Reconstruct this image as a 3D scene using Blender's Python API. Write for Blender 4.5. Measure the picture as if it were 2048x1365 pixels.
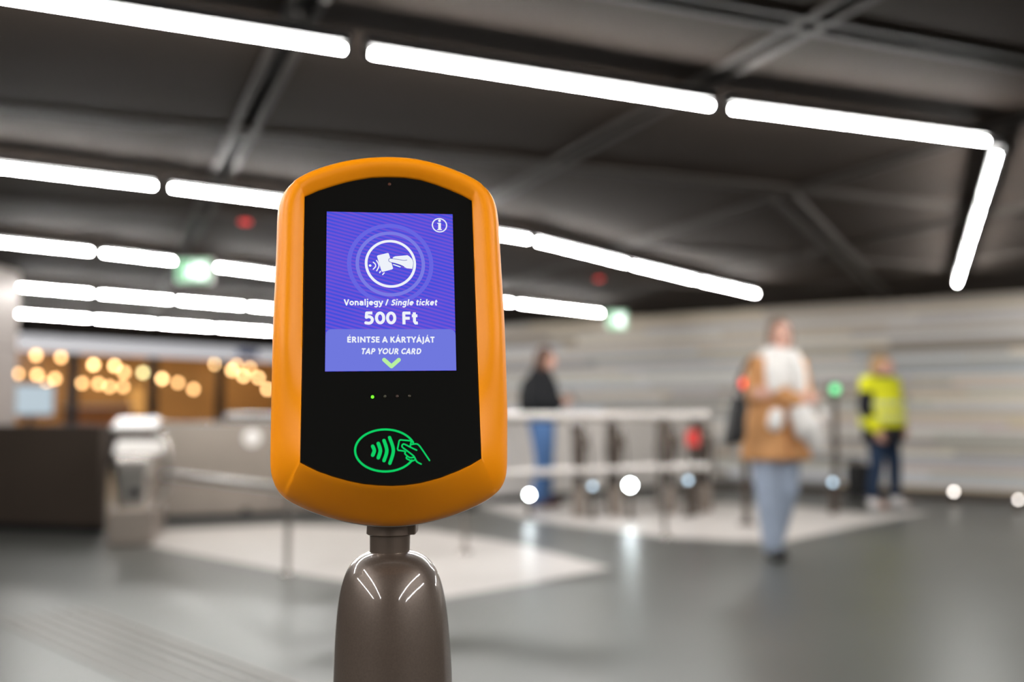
import bpy, bmesh, math, random
from mathutils import Vector, Matrix

for o in list(bpy.data.objects):
    bpy.data.objects.remove(o, do_unlink=True)
scene = bpy.context.scene
COL = scene.collection
rnd = random.Random(7)

# ------------------------------------------------------------------ camera, world, exposure
CAM = Vector((0.0, 0.0, 1.06))
PITCH = math.atan((820 - 682.5) / (2048 * 35 / 36.0))
F = 2048 * 35 / 36.0
cam_data = bpy.data.cameras.new('camera')
cam_data.lens = 35
cam_data.sensor_width = 36
cam_data.sensor_fit = 'HORIZONTAL'
cam_data.clip_start = 0.02
cam_data.clip_end = 200
cam_data.dof.use_dof = True
cam_data.dof.focus_distance = 0.70
cam_data.dof.aperture_fstop = 3.15
cam = bpy.data.objects.new('camera', cam_data)
cam.location = CAM
cam.rotation_euler = (math.pi / 2 + PITCH, 0, 0)
COL.objects.link(cam)
scene.camera = cam

world = bpy.data.worlds.new('world')
scene.world = world
world.use_nodes = True
world.node_tree.nodes['Background'].inputs[0].default_value = (0.5, 0.5, 0.5, 1)
world.node_tree.nodes['Background'].inputs[1].default_value = 0.05

scene.view_settings.view_transform = 'Standard'
scene.view_settings.look = 'None'
scene.view_settings.exposure = 0.0
scene.view_settings.gamma = 1.0
scene.view_settings.use_curve_mapping = False
scene.cycles.use_light_tree = False
scene.cycles.max_bounces = 5
scene.cycles.diffuse_bounces = 4
scene.cycles.glossy_bounces = 4
scene.cycles.transmission_bounces = 2
scene.cycles.caustics_refractive = False
TUBE = 195.0          # strength of the tube lights

# ------------------------------------------------------------------ measuring helpers
RIGHT = Vector((1, 0, 0))
FWD = Vector((0, math.cos(PITCH), math.sin(PITCH)))
UP = Vector((0, -math.sin(PITCH), math.cos(PITCH)))

def ray(px, py):
    return RIGHT * ((px - 1024) / F) - UP * ((py - 682.5) / F) + FWD

def on_z(px, py, z=0.0):
    d = ray(px, py)
    return CAM + d * ((z - CAM.z) / d.z)

def on_y(px, py, y):
    d = ray(px, py)
    return CAM + d * (y / d.y)

CEIL = 2.44

# ------------------------------------------------------------------ materials
def lin(c):
    c /= 255.0
    return c / 12.92 if c <= 0.04045 else ((c + 0.055) / 1.055) ** 2.4

def rgb(r, g, b):
    return (lin(r), lin(g), lin(b), 1)

def mat(name, col, rough=0.5, metal=0.0, var=0.0, vscale=8.0, bump=0.0, bscale=200.0, emit=None, estr=0.0, coat=0.0, spec=0.5, stretch=None):
    m = bpy.data.materials.new(name)
    m.use_nodes = True
    nt = m.node_tree
    b = nt.nodes['Principled BSDF']
    b.inputs['Base Color'].default_value = col
    b.inputs['Roughness'].default_value = rough
    b.inputs['Metallic'].default_value = metal
    b.inputs['Specular IOR Level'].default_value = spec
    if coat:
        b.inputs['Coat Weight'].default_value = coat
        b.inputs['Coat Roughness'].default_value = 0.06
    if emit:
        b.inputs['Emission Color'].default_value = emit
        b.inputs['Emission Strength'].default_value = estr
    tc = nt.nodes.new('ShaderNodeTexCoord')
    vec = tc.outputs['Object']
    if stretch:
        mp = nt.nodes.new('ShaderNodeMapping')
        mp.inputs['Scale'].default_value = stretch
        nt.links.new(vec, mp.inputs['Vector'])
        vec = mp.outputs['Vector']
    if var:
        n = nt.nodes.new('ShaderNodeTexNoise')
        n.inputs['Scale'].default_value = vscale
        n.inputs['Detail'].default_value = 4
        nt.links.new(vec, n.inputs['Vector'])
        r = nt.nodes.new('ShaderNodeValToRGB')
        r.color_ramp.elements[0].position = 0.3
        r.color_ramp.elements[1].position = 0.7
        r.color_ramp.elements[0].color = [c * (1 - var) for c in col[:3]] + [1]
        r.color_ramp.elements[1].color = [min(1, c * (1 + var)) for c in col[:3]] + [1]
        nt.links.new(n.outputs['Fac'], r.inputs['Fac'])
        nt.links.new(r.outputs['Color'], b.inputs['Base Color'])
    if bump:
        n2 = nt.nodes.new('ShaderNodeTexNoise')
        n2.inputs['Scale'].default_value = bscale
        n2.inputs['Detail'].default_value = 3
        nt.links.new(vec, n2.inputs['Vector'])
        bp = nt.nodes.new('ShaderNodeBump')
        bp.inputs['Strength'].default_value = bump
        bp.inputs['Distance'].default_value = 0.002
        nt.links.new(n2.outputs['Fac'], bp.inputs['Height'])
        nt.links.new(bp.outputs['Normal'], b.inputs['Normal'])
    return m

def emis(name, col, s=1.0):
    m = bpy.data.materials.new(name)
    m.use_nodes = True
    nt = m.node_tree
    nt.nodes.clear()
    e = nt.nodes.new('ShaderNodeEmission')
    e.inputs[0].default_value = col
    e.inputs[1].default_value = s
    out = nt.nodes.new('ShaderNodeOutputMaterial')
    nt.links.new(e.outputs[0], out.inputs[0])
    if s < 3.0 or name.startswith('pendant'):
        m.cycles.emission_sampling = 'NONE'      # faint graphics need no light sampling
    return m

M = {}
M['tube'] = emis('tube_light', (1.0, 0.985, 0.96, 1), TUBE)
M['added_warm_tube'] = emis('added_warm_light', (1.0, 0.72, 0.42, 1), 150.0)  # for the added tubes that brighten the shop
M['tube_case'] = mat('tube_case', rgb(16, 16, 17), 0.6)
M['ceiling'] = mat('ceiling_mesh', rgb(45, 38, 33), 0.9, 0.0, 0.08, 3.0, 0.5, 400, spec=0.06)
M['ceil_rail'] = mat('ceiling_rail', rgb(52, 47, 43), 0.7, 0.0, spec=0.15)
M['ceil_dark'] = mat('ceiling_void', rgb(40, 37, 35), 0.8)
M['granite'] = mat('dark_granite', rgb(80, 81, 78), 0.36, 0, 0.10, 0.9, spec=0.4)
M['inlay'] = mat('pale_granite', rgb(202, 196, 191), 0.32, 0, 0.04, 6.0, spec=0.4)
M['tactile'] = mat('tactile_rib', rgb(104, 97, 91), 0.4, 0, 0.05)
M['steel'] = mat('brushed_steel', rgb(196, 190, 184), 0.24, 1.0, 0.05, 5, 0.05, 90, stretch=(1, 1, 12))
M['rail'] = mat('satin_rail_steel', rgb(232, 228, 224), 0.36, 0.85)
M['taupe'] = mat('taupe_steel', rgb(150, 139, 130), 0.38, 0.6, 0.05, 3)
M['dark_taupe'] = mat('dark_brown_panel', rgb(84, 73, 65), 0.42, 0.2, 0.06, 2)
M['black'] = mat('black_plastic', rgb(24, 24, 25), 0.45)
M['white'] = mat('white_plastic', rgb(236, 232, 228), 0.35)
M['orange'] = mat('orange_housing', rgb(255, 152, 0), 0.45, 0, 0.02, 30, 0.03, 900, spec=0.28)
M['glass_black'] = mat('black_glass', rgb(21, 21, 20), 0.07, spec=0.35)
M['post'] = mat('brown_metallic_paint', rgb(94, 81, 72), 0.38, 0.35, 0.10, 700, 0.03, 500, coat=1.0)
M['neck'] = mat('brown_neck', rgb(128, 113, 102), 0.32, 0.7, 0.06, 40)
M['back_rim'] = mat('grey_back_shell', rgb(205, 196, 188), 0.4)
M['shop_wall'] = mat('shop_back_wall', rgb(206, 158, 98), 0.7, 0, 0.12, 1.2)
M['shop_frame'] = mat('shop_frame', rgb(72, 68, 66), 0.4, 0.4)
M['fascia'] = mat('fascia_added_glow', rgb(215, 213, 216), 0.35, 0.0, 0.03, 2, emit=(0.95, 0.95, 1.0, 1), estr=0.45)  # slight emission added so the fascia looks lighter
M['worktop'] = mat('pale_worktop', rgb(205, 202, 200), 0.35, 0.0, 0.03, 2)
M['blue'] = mat('blue_sign', rgb(70, 100, 180), 0.4)
M['wall'] = mat('plain_wall', rgb(140, 134, 128), 0.6, 0, 0.05, 1.0)
M['column'] = mat('column_steel', rgb(168, 158, 152), 0.45, 0.2, 0.05, 2)

# ------------------------------------------------------------------ mesh builder
class MB:
    def __init__(s):
        s.bm = bmesh.new()

    def box(s, c, size, rz=0.0, bevel=0.0, rot=None):
        r = bmesh.ops.create_cube(s.bm, size=1.0)
        vs = r['verts']
        mx = Matrix.Translation(c) @ (rot.to_4x4() if rot else Matrix.Rotation(rz, 4, 'Z')) @ Matrix.Diagonal((size[0], size[1], size[2], 1))
        bmesh.ops.transform(s.bm, matrix=mx, verts=vs)
        if bevel:
            es = list({e for v in vs for e in v.link_edges})
            bmesh.ops.bevel(s.bm, geom=es, offset=bevel, segments=2, affect='EDGES', profile=0.5)
        return s

    def ringloft(s, rings, cap=True, closed=True):
        """rings: list of lists of points, same count"""
        vr = [[s.bm.verts.new(p) for p in r] for r in rings]
        n = len(vr[0])
        for a, b in zip(vr[:-1], vr[1:]):
            for i in range(n if closed else n - 1):
                j = (i + 1) % n
                s.bm.faces.new((a[i], a[j], b[j], b[i]))
        if cap:
            s.bm.faces.new(list(reversed(vr[0])))
            s.bm.faces.new(vr[-1])
        return s

    def lathe(s, prof, c=(0, 0, 0), seg=24, axis=None):
        """prof: list (r, z) revolved around z through c (or along axis)"""
        c = Vector(c)
        q = Vector((0, 0, 1)).rotation_difference(Vector(axis)) if axis is not None else None
        rings = []
        for r, z in prof:
            ring = []
            for i in range(seg):
                a = 2 * math.pi * i / seg
                p = Vector((max(r, 1e-5) * math.cos(a), max(r, 1e-5) * math.sin(a), z))
                if q:
                    p = q @ p
                ring.append(c + p)
            rings.append(ring)
        return s.ringloft(rings)

    def tube(s, pts, r, seg=12):
        pts = [Vector(p) for p in pts]
        rings = []
        up = Vector((0, 0, 1))
        for i, p in enumerate(pts):
            t = (pts[min(i + 1, len(pts) - 1)] - pts[max(i - 1, 0)]).normalized()
            a = up if abs(t.dot(up)) < 0.95 else Vector((1, 0, 0))
            x = t.cross(a).normalized()
            y = t.cross(x).normalized()
            rr = r[i] if isinstance(r, (list, tuple)) else r
            rings.append([p + x * rr * math.cos(2 * math.pi * k / seg) + y * rr * math.sin(2 * math.pi * k / seg) for k in range(seg)])
        return s.ringloft(rings)

    def capsule(s, p0, r0, p1, r1, seg=14, flat=1.0):
        p0, p1 = Vector(p0), Vector(p1)
        L = (p1 - p0).length
        prof = []
        for k in range(6):
            a = math.pi / 2 * k / 5
            prof.append((r0 * math.sin(a), -r0 * math.cos(a)))
        for k in range(6):
            a = math.pi / 2 * k / 5
            prof.append((r1 * math.cos(a), L + r1 * math.sin(a)))
        n0 = len(s.bm.verts)
        s.lathe(prof, p0, seg, (p1 - p0) if L > 1e-6 else (0, 0, 1))
        return s

    def blob(s, c, r, seg=16, rot=None):
        n = bmesh.ops.create_uvsphere(s.bm, u_segments=seg, v_segments=seg // 2 + 2, radius=1.0)
        mx = Matrix.Translation(c) @ (rot.to_4x4() if rot else Matrix.Identity(4)) @ Matrix.Diagonal((r[0], r[1], r[2], 1))
        bmesh.ops.transform(s.bm, matrix=mx, verts=n['verts'])
        return s

    def rings(s, lst, seg=24):
        """stack of horizontal ellipses: (x, y, z, rx, ry)"""
        rr = []
        for x, y, z, rx, ry in lst:
            rr.append([Vector((x + rx * math.cos(2 * math.pi * k / seg), y + ry * math.sin(2 * math.pi * k / seg), z)) for k in range(seg)])
        return s.ringloft(rr)

    def poly(s, pts, z0, z1):
        """vertical prism over a 2d outline"""
        a = [Vector((p[0], p[1], z0)) for p in pts]
        b = [Vector((p[0], p[1], z1)) for p in pts]
        return s.ringloft([a, b])

    def build(s, name, m, parent=None, smooth=False, loc=None, angle=None, remesh=None, smoothing=0):
        bmesh.ops.recalc_face_normals(s.bm, faces=s.bm.faces)
        me = bpy.data.meshes.new(name)
        s.bm.to_mesh(me)
        s.bm.free()
        if remesh:
            me = do_remesh(me, remesh, smoothing)
            me.name = name
            smooth = True
        if smooth or angle:
            me.polygons.foreach_set('use_smooth', [True] * len(me.polygons))
            if angle:
                me.set_sharp_from_angle(angle=math.radians(angle))
        me.materials.clear()
        me.materials.append(m)
        o = bpy.data.objects.new(name, me)
        COL.objects.link(o)
        if parent:
            o.parent = parent
        if loc is not None:
            o.location = loc
        return o

def do_remesh(me, vox, smoothing):
    t = bpy.data.objects.new('temporary', me)
    COL.objects.link(t)
    md = t.modifiers.new('r', 'REMESH')
    md.mode = 'VOXEL'
    md.voxel_size = vox
    if smoothing:
        sm = t.modifiers.new('s', 'SMOOTH')
        sm.iterations = smoothing
        sm.factor = 0.5
    dg = bpy.context.evaluated_depsgraph_get()
    new = bpy.data.meshes.new_from_object(t.evaluated_get(dg))
    bpy.data.objects.remove(t, do_unlink=True)
    bpy.data.meshes.remove(me)
    return new

def tag(o, label, cat=None, group=None, kind=None):
    o['label'] = label
    if cat:
        o['category'] = cat
    if group:
        o['group'] = group
    if kind:
        o['kind'] = kind
    return o

def thing(name, label, cat, loc=(0, 0, 0), rz=0.0, group=None):
    o = bpy.data.objects.new(name, None)
    o.empty_display_size = 0.05
    COL.objects.link(o)
    o.location = loc
    o.rotation_euler = (0, 0, rz)
    return tag(o, label, cat, group)

def struct(o, label):
    o['kind'] = 'structure'
    o['label'] = label
    return o

UNIT = None
def piece(name, c, size, m, parent, rz=0.0):
    """cheap box piece sharing one unit-cube mesh per material"""
    key = 'unit_' + m.name
    me = bpy.data.meshes.get(key)
    if me is None:
        bm = bmesh.new()
        bmesh.ops.create_cube(bm, size=1.0)
        me = bpy.data.meshes.new(key)
        bm.to_mesh(me)
        bm.free()
        me.materials.append(m)
    o = bpy.data.objects.new(name, me)
    COL.objects.link(o)
    o.parent = parent
    o.location = c
    o.rotation_euler = (0, 0, rz)
    o.scale = size
    return o

# ================================================================== SETTING
floor = MB().box((-2, 11, -0.05), (26, 42, 0.1)).build('floor', M['granite'])
struct(floor, 'dark grey green polished granite floor')
ceiling = MB().box((-2, 11, CEIL + 0.10), (26, 42, 0.1)).build('ceiling', M['ceil_dark'])
struct(ceiling, 'dark brown suspended metal ceiling')
for nm, c, s in (('wall_left', (-15.05, 11, 1.22), (0.1, 42, 2.5)), ('wall_back', (-2, 32.05, 1.22), (26, 0.1, 2.5)),
                 ('wall_front', (-2, -10.05, 1.22), (26, 0.1, 2.5)), ('wall_side', (9.05, -0.5, 1.22), (0.1, 19, 2.5))):
    struct(MB().box(c, s).build(nm, M['wall']), 'plain grey station wall')

# pale inlays in the granite floor
def floor_poly(px):
    return [on_z(x, y, 0).xy for x, y in px]
inl = [
    [(283, 1090), (330, 1062), (560, 1050), (860, 1062), (1040, 1090), (1222, 1137), (1080, 1165), (890, 1197), (560, 1142)],
    [(960, 1012), (1300, 1000), (1600, 1014), (1740, 1029), (1862, 1024), (1840, 1029), (1700, 1056), (1560, 1087), (1350, 1077), (1060, 1042)],
]
for p in inl:
    MB().poly(floor_poly(p), -0.01, 0.0025).build('floor_inlay', M['inlay'], floor)
# tactile ribs, lower left
a0, a1 = on_z(85, 1228, 0), on_z(425, 1365, 0)
d = (a1 - a0).normalized()
nrm = Vector((-d.y, d.x, 0))
L = (a1 - a0).length + 0.5
rzt = math.atan2(d.y, d.x)
for k in range(7):
    c = a0 + d * (L / 2) + nrm * (0.07 * (k - 3))
    piece('tactile_rib', (c.x, c.y, 0.002), (L, 0.036, 0.005), M['tactile'], floor, rzt)

# ceiling panels and rails on the grid of the front lamp row
U = Vector((0.926, 0.377, 0)).normalized()
V = Vector((-U.y, U.x, 0))
ANG = math.atan2(U.y, U.x)
U0, DU, V0, DV = 0.595, 1.70, 0.62, 2.2
for iu in range(-10, 12):
    for iv in range(-4, 15):
        c = U * (U0 + DU * (iu + 0.5)) + V * (V0 + DV * (iv + 0.5))
        if not (-13 < c.x < 9.5 and -6 < c.y < 27):
            continue
        piece('ceiling_panel', (c.x, c.y, CEIL + 0.02), (DU - 0.13, DV - 0.13, 0.04), M['ceiling'], ceiling, ANG)
def clipseg(p, dr):
    ts = []
    lo, hi = -60, 60
    for ax, mn, mx in ((0, -13.5, 10), (1, -6.5, 28)):
        if abs(dr[ax]) > 1e-6:
            t0, t1 = sorted(((mn - p[ax]) / dr[ax], (mx - p[ax]) / dr[ax]))
            lo, hi = max(lo, t0), min(hi, t1)
    return lo, hi
def rail_pair(p, dr, sep=0.05):
    lo, hi = clipseg(p, dr)
    if hi - lo < 0.5:
        return
    n = Vector((-dr.y, dr.x, 0))
    c = p + dr * ((lo + hi) / 2)
    for s in (-1, 1):
        q = c + n * (sep * s)
        piece('ceiling_rail', (q.x, q.y, CEIL + 0.012), (hi - lo, 0.028, 0.05), M['ceil_rail'], ceiling, math.atan2(dr.y, dr.x))
for iu in range(-8, 12):
    rail_pair(U * (U0 + DU * iu), V)
for iv in range(-3, 14):
    rail_pair(V * (V0 + DV * iv), U)
s0, s1 = on_z(1562, 385, CEIL), on_z(1765, 585, CEIL)
dd = (s1 - s0).normalized()
nn = Vector((-dd.y, dd.x, 0))
for s in (-1, 1):
    q = (s0 + s1) / 2 + nn * 0.06 * s
    piece('ceiling_rail', (q.x, q.y, CEIL - 0.008), ((s1 - s0).length, 0.06, 0.03), M['ceil_rail'], ceiling, math.atan2(dd.y, dd.x))

# striped stone wall on the right
w0 = on_z(1900, 997, 0)
w1 = on_z(1010, 952.6, 0)
wd = (w1 - w0).normalized()
wn = Vector((wd.y, -wd.x, 0))       # away from the hall?
if wn.dot(-w0) > 0:
    wn = -wn
WA, WB = -6.0, (w1 - w0).length + 2.3
wall_right = MB().box(tuple(w0 + wd * ((WA + WB) / 2) + wn * 0.15 + Vector((0, 0, 1.22))), (WB - WA, 0.2, 2.44), math.atan2(wd.y, wd.x)).build('wall_right', M['dark_taupe'])
struct(wall_right, 'wall clad in many thin horizontal strips of pale stone')
cols = [(250, 244, 236), (240, 234, 228), (232, 220, 206), (248, 236, 216), (222, 216, 214), (206, 194, 180), (238, 240, 246), (220, 226, 234),
        (244, 228, 202), (192, 194, 192), (252, 250, 248), (232, 232, 222), (172, 160, 146), (242, 228, 222)]
SM = [mat('stone_strip_%d' % i, rgb(*c), 0.4, 0, 0.06, 5, stretch=(1, 1, 1)) for i, c in enumerate(cols)]
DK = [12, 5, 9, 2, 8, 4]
rzw = math.atan2(wd.y, wd.x)
z = 0.0
row = 0
while z < 2.43:
    h = rnd.choice((0.055, 0.065, 0.075, 0.09))
    h = min(h, 2.44 - z)
    t = WA + rnd.uniform(-1.5, 0)
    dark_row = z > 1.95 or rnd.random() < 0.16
    while t < WB:
        L = rnd.uniform(1.6, 4.2)
        ta, tb = max(t, WA), min(t + L, WB)
        if tb - ta > 0.1:
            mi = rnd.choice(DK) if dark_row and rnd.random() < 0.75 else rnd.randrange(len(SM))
            pr = rnd.uniform(0.01, 0.045)
            c = w0 + wd * ((ta + tb) / 2) + wn * (0.05 - pr / 2)
            piece('stone_strip', (c.x, c.y, z + h / 2), (tb - ta - 0.006, pr + 0.01, h - 0.006), SM[mi], wall_right, rzw)
        t += L
    z += h
    row += 1
MB().box(tuple(w0 + wd * ((WA + WB) / 2) - wn * 0.0 + Vector((0, 0, 0.045))), (WB - WA, 0.12, 0.09), rzw).build('baseboard_right', M['dark_taupe'])
struct(bpy.data.objects['baseboard_right'], 'dark skirting along the striped stone wall')

# ------------------------------------------------------------------ tube lights
ORD = ['first', 'second', 'third', 'fourth', 'fifth', 'sixth', 'seventh', 'eighth', 'ninth', 'tenth']
ZT = CEIL - 0.125
def tube_light(p, q, label, group):
    p, q = Vector(p), Vector(q)
    dr = (q - p).normalized()
    a, b = p + dr * 0.025, q - dr * 0.025
    c = (a + b) / 2
    Lh = (b - a).length
    rz = math.atan2(dr.y, dr.x)
    t = thing('tube_light', label, 'ceiling light', (c.x, c.y, c.z), rz, group)
    MB().tube([(-Lh / 2 + 0.015, 0, 0), (Lh / 2 - 0.015, 0, 0)], 0.0105, 6).build('diffuser', M['tube'], t, angle=40)
    m = MB().box((0, 0, 0.024), (Lh, 0.05, 0.010)).box((0, 0, 0.045), (Lh, 0.04, 0.034))
    m.build('housing', M['tube_case'], t)
    for s in (-1, 1):
        MB().lathe([(0.005, 0.058), (0.005, CEIL - ZT - 0.014)], (s * Lh * 0.35, 0, 0), 6).build('hanger', M['tube_case'], t)
        MB().lathe([(0.010, -0.012), (0.016, -0.012), (0.016, 0.012), (0.010, 0.012)], (s * (Lh / 2 - 0.012), 0, 0), 14, (1, 0, 0)).build('end_cap', M['tube_case'], t, angle=40)
    return t
def row_px(px, desc, left=0, right=0, group=None, skip=()):
    pts = [on_z(x, y, ZT) for x, y in px]
    for k in range(left):
        pts.insert(0, pts[0] - (pts[1] - pts[0]).normalized() * 1.6)
    for k in range(right):
        pts.append(pts[-1] + (pts[-1] - pts[-2]).normalized() * 1.6)
    k = 0
    n = len(pts) - 1 - len(skip)
    for i, (a, b) in enumerate(zip(pts[:-1], pts[1:])):
        if i in skip:
            continue
        w = ORD[k] + ' from the left'
        tube_light(a, b, 'white tube light, %s in %s' % (w, desc), group)
        k += 1
row_px([(714, 103), (1440, 215), (1987, 285)], 'the topmost ceiling row', left=2, group='tube lights of the topmost row')
# short leg turning towards the striped wall
la, lb = on_z(1998, 298, ZT), on_z(1914, 568, ZT)
for k in range(4):
    tube_light(la.lerp(lb, k / 4), la.lerp(lb, (k + 1) / 4), 'white tube light, %s from the corner in the leg towards the striped wall' % ORD[k], 'tube lights of the short right leg')
row_px([(-150, 318), (325, 374), (700, 421), (1065, 481), (1258, 529), (1395, 562), (1515, 589)], 'the second ceiling row from the top', group='tube lights of the second row')
row_px([(-20, 483), (193, 505), (356, 524), (424, 533), (640, 561), (850, 586), (1030, 607), (1205, 627)], 'the third ceiling row, beside the exit sign', group='tube lights of the third row', skip=(2,))
row_px([(29, 574), (190, 588), (349, 601), (492, 613), (620, 624)], 'the fourth ceiling row, starting at the column', group='tube lights of the fourth row')
row_px([(27, 627), (184, 638), (313, 648), (430, 656), (545, 664), (680, 673)], 'the lowest ceiling row above the shop front', group='tube lights of the lowest row')
# rows above and behind the photographer, outside the picture
for xr, nk, rn in ((-3.4, 3, 'outer left'), (-1.7, 3, 'inner left'), (1.9, 3, 'inner right'), (3.6, 3, 'outer right')):
    for k in range(nk):
        y0 = -4.2 + 1.7 * k
        tube_light((xr, y0, ZT), (xr, y0 + 1.7, ZT), 'white tube light behind the photographer, %s from the back in the %s row' % (ORD[k], rn), 'tube lights outside the picture')
for k in range(2):  # unseen tubes added past the right edge to brighten the striped wall
    a, b = Vector((6.1, 9.5, ZT)), Vector((8.7, 7.55, ZT))
    tube_light(a.lerp(b, k / 2), a.lerp(b, (k + 1) / 2), 'added white tube light brightening the striped wall, %s beyond the right edge' % ORD[k], 'added tube lights beside the striped wall')

# ================================================================== TICKET VALIDATOR
r1 = Vector((0.9835, -0.0015, 0.181))
r2 = Vector((0.0415, 0.9605, -0.2745))
r1.normalize()
r2 = (r2 - r1 * r1.dot(r2)).normalized()
def c2w(v):
    return RIGHT * v.x - UP * v.y + FWD * v.z
DX, DY = c2w(r1), -c2w(r2)
DN = DX.cross(DY).normalized()      # towards the camera
dray = ray(781, 584)
D0 = CAM + dray * 0.70              # FWD component of ray is 1
DM = Matrix(((DX.x, DY.x, DN.x, D0.x), (DX.y, DY.y, DN.y, D0.y), (DX.z, DY.z, DN.z, D0.z), (0, 0, 0, 1)))
def dv(px, py, n=0.0):
    dr = ray(px, py)
    t = (D0 + DN * n - CAM).dot(DN) / dr.dot(DN)
    w = CAM + dr * t - D0
    return (w.dot(DX), w.dot(DY))

basez = on_z(788, 1365, 0)
AX = on_y(783, 1104, 0.745)
val = thing('ticket_validator', 'orange contactless ticket reader with lit purple screen on a brown post', 'ticket reader', (AX.x, AX.y, 0))
IV = Matrix.Translation((-AX.x, -AX.y, 0))
HM = IV @ DM
def on_head(o):
    o.parent = val
    o.matrix_local = HM
    return o
outer_px = [(769, 318), (813, 319.5), (842, 324.5), (872, 332), (901, 342), (930, 354), (950, 363.5), (966, 373), (978, 382), (987, 392), (993, 403), (997, 418), (1001, 452),
            (1006, 570), (1011, 700), (1018, 827), (1020, 925), (1019, 945), (1015.5, 961), (1009, 973), (1000, 983), (988, 991.5), (974, 999.5), (952, 1010.5), (930, 1020), (901, 1031), (872, 1039), (843, 1045),
            (813, 1049), (784, 1050), (755, 1049.5), (725, 1046.5), (696, 1042), (667, 1035), (637, 1025.5), (608, 1014), (590, 1005), (573, 995.5), (563, 988), (555, 979.5), (548, 970.5), (543, 959),
            (539, 946), (537.6, 930), (540.5, 797), (543, 700), (546, 560), (549, 425), (551, 405), (556, 391), (561, 384), (568, 377), (577, 369), (587, 361.5), (611, 350), (637, 339.6), (667, 330.5), (697, 324), (733, 319.5)]
inner_px = [(775, 354), (810, 355), (842, 360), (872, 369), (901, 380), (924, 390), (944, 401), (948, 510), (953, 650), (958, 790), (963, 918), (941, 931), (916, 943), (880, 957), (842, 967), (812, 971.5), (784, 973),
            (755, 972), (725, 969), (696, 963), (666, 954.5), (637, 944.5), (618, 935.5), (600, 926), (602.5, 790), (605, 650), (607, 510), (609, 393), (636, 381), (667, 371), (690, 364.5), (711, 360), (742, 355)]
outer = [dv(x, y, -0.020 - 0.020 * max(0.0, min(1.0, (y - 930) / 110.0))) for x, y in outer_px]
inner = [dv(x, y, 0.0) for x, y in inner_px]
def at_angle(poly, a):
    dx, dy = math.cos(a), math.sin(a)
    best = None
    n = len(poly)
    for i in range(n):
        x0, y0 = poly[i]
        x1, y1 = poly[(i + 1) % n]
        ex, ey = x1 - x0, y1 - y0
        den = dx * ey - dy * ex
        if abs(den) < 1e-12:
            continue
        t = (x0 * ey - y0 * ex) / den
        u = (x0 * dy - y0 * dx) / den
        if t > 0 and -1e-6 <= u <= 1 + 1e-6:
            best = t if best is None else max(best, t)
    return best
# use the middle of the glass as the pole
pc = dv(779, 665)
sh = lambda P: [(x - pc[0], y - pc[1]) for x, y in P]
so, si = sh(outer), sh(inner)
angs = sorted(set([2 * math.pi * k / 360 for k in range(360)] + [math.atan2(si[i][1], si[i][0]) % (2 * math.pi) for i in (6, 10, 23, 27)]))
RO = [at_angle(so, a) for a in angs]
RI = [at_angle(si, a) for a in angs]
# soften the traced outer outline
for _ in range(8):
    RO = [(RO[i - 1] + 2 * RO[i] + RO[(i + 1) % len(RO)]) / 4 for i in range(len(RO))]
RO = [ro - 0.0050 * max(0.0, math.sin(a)) ** 2 - 0.0006 * abs(math.cos(a)) for a, ro in zip(angs, RO)]
def ring(fr, n, scale=1.0, off=0.0):
    out = []
    for a, ri, ro in zip(angs, RI, RO):
        r = ri + (ro - ri) * fr + off
        out.append(Vector((pc[0] + r * scale * math.cos(a), pc[1] + r * scale * math.sin(a), n)))
    return out
def smooth_loop(R, n):
    for _ in range(n):
        R = [(R[i - 1] + 2 * R[i] + R[(i + 1) % len(R)]) / 4 for i in range(len(R))]
    return R
def ringd(fr, nfun):
    out = []
    rs = smooth_loop(RI, int(fr * 60) if fr > 0.04 else 0)
    for a, ri, ro, sm_ in zip(angs, RI, RO, rs):
        r = max(sm_ + (ro - sm_) * fr, ri + (ro - ri) * fr * 0.3)
        low = max(0.0, -math.sin(a)) ** 2          # 1 towards the bottom
        out.append(Vector((pc[0] + r * math.cos(a), pc[1] + r * math.sin(a), nfun(low))))
    return out
m = MB()
prof = []
for fr_, a_, b_ in ((0.0, -0.003, -0.003), (0.0, 0.0004, 0.0004), (0.05, 0.0012, -0.0008), (0.14, 0.0029, -0.0040), (0.26, 0.0048, -0.0085), (0.40, 0.0062, -0.0140), (0.54, 0.0064, -0.0195), (0.67, 0.0050, -0.0247), (0.78, 0.0018, -0.0292), (0.87, -0.0030, -0.0330), (0.94, -0.0090, -0.0365), (0.985, -0.0155, -0.0400), (1.0, -0.0215, -0.0430)):
    prof.append((fr_, (lambda a_, b_: (lambda w: a_ * (1 - w) + b_ * w))(a_, b_)))
rl = [ringd(f_, nf) for f_, nf in prof]
rl.append(ring(1.0, -0.050))
m.ringloft(rl, cap=False)
housing = on_head(m.build('housing', M['orange'], smooth=True))
housing.data.set_sharp_from_angle(angle=math.radians(55))
housing['label'] = 'orange moulded plastic housing'
m = MB()
m.ringloft([ring(1.0, -0.0502, off=0.0003), ring(1.0, -0.053, off=0.0003), ring(1.0, -0.059, off=-0.004), ring(1.0, -0.063, off=-0.014)])
on_head(m.build('back_shell', M['back_rim'], angle=40))
m = MB()
m.ringloft([ring(0.0, -0.006, off=-0.0004), ring(0.0, -0.0002, off=-0.0004), ring(0.0, 0.0002, off=-0.0009)])
g = on_head(m.build('front_glass', M['glass_black'], angle=30))
g['label'] = 'glossy black front glass'

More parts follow.
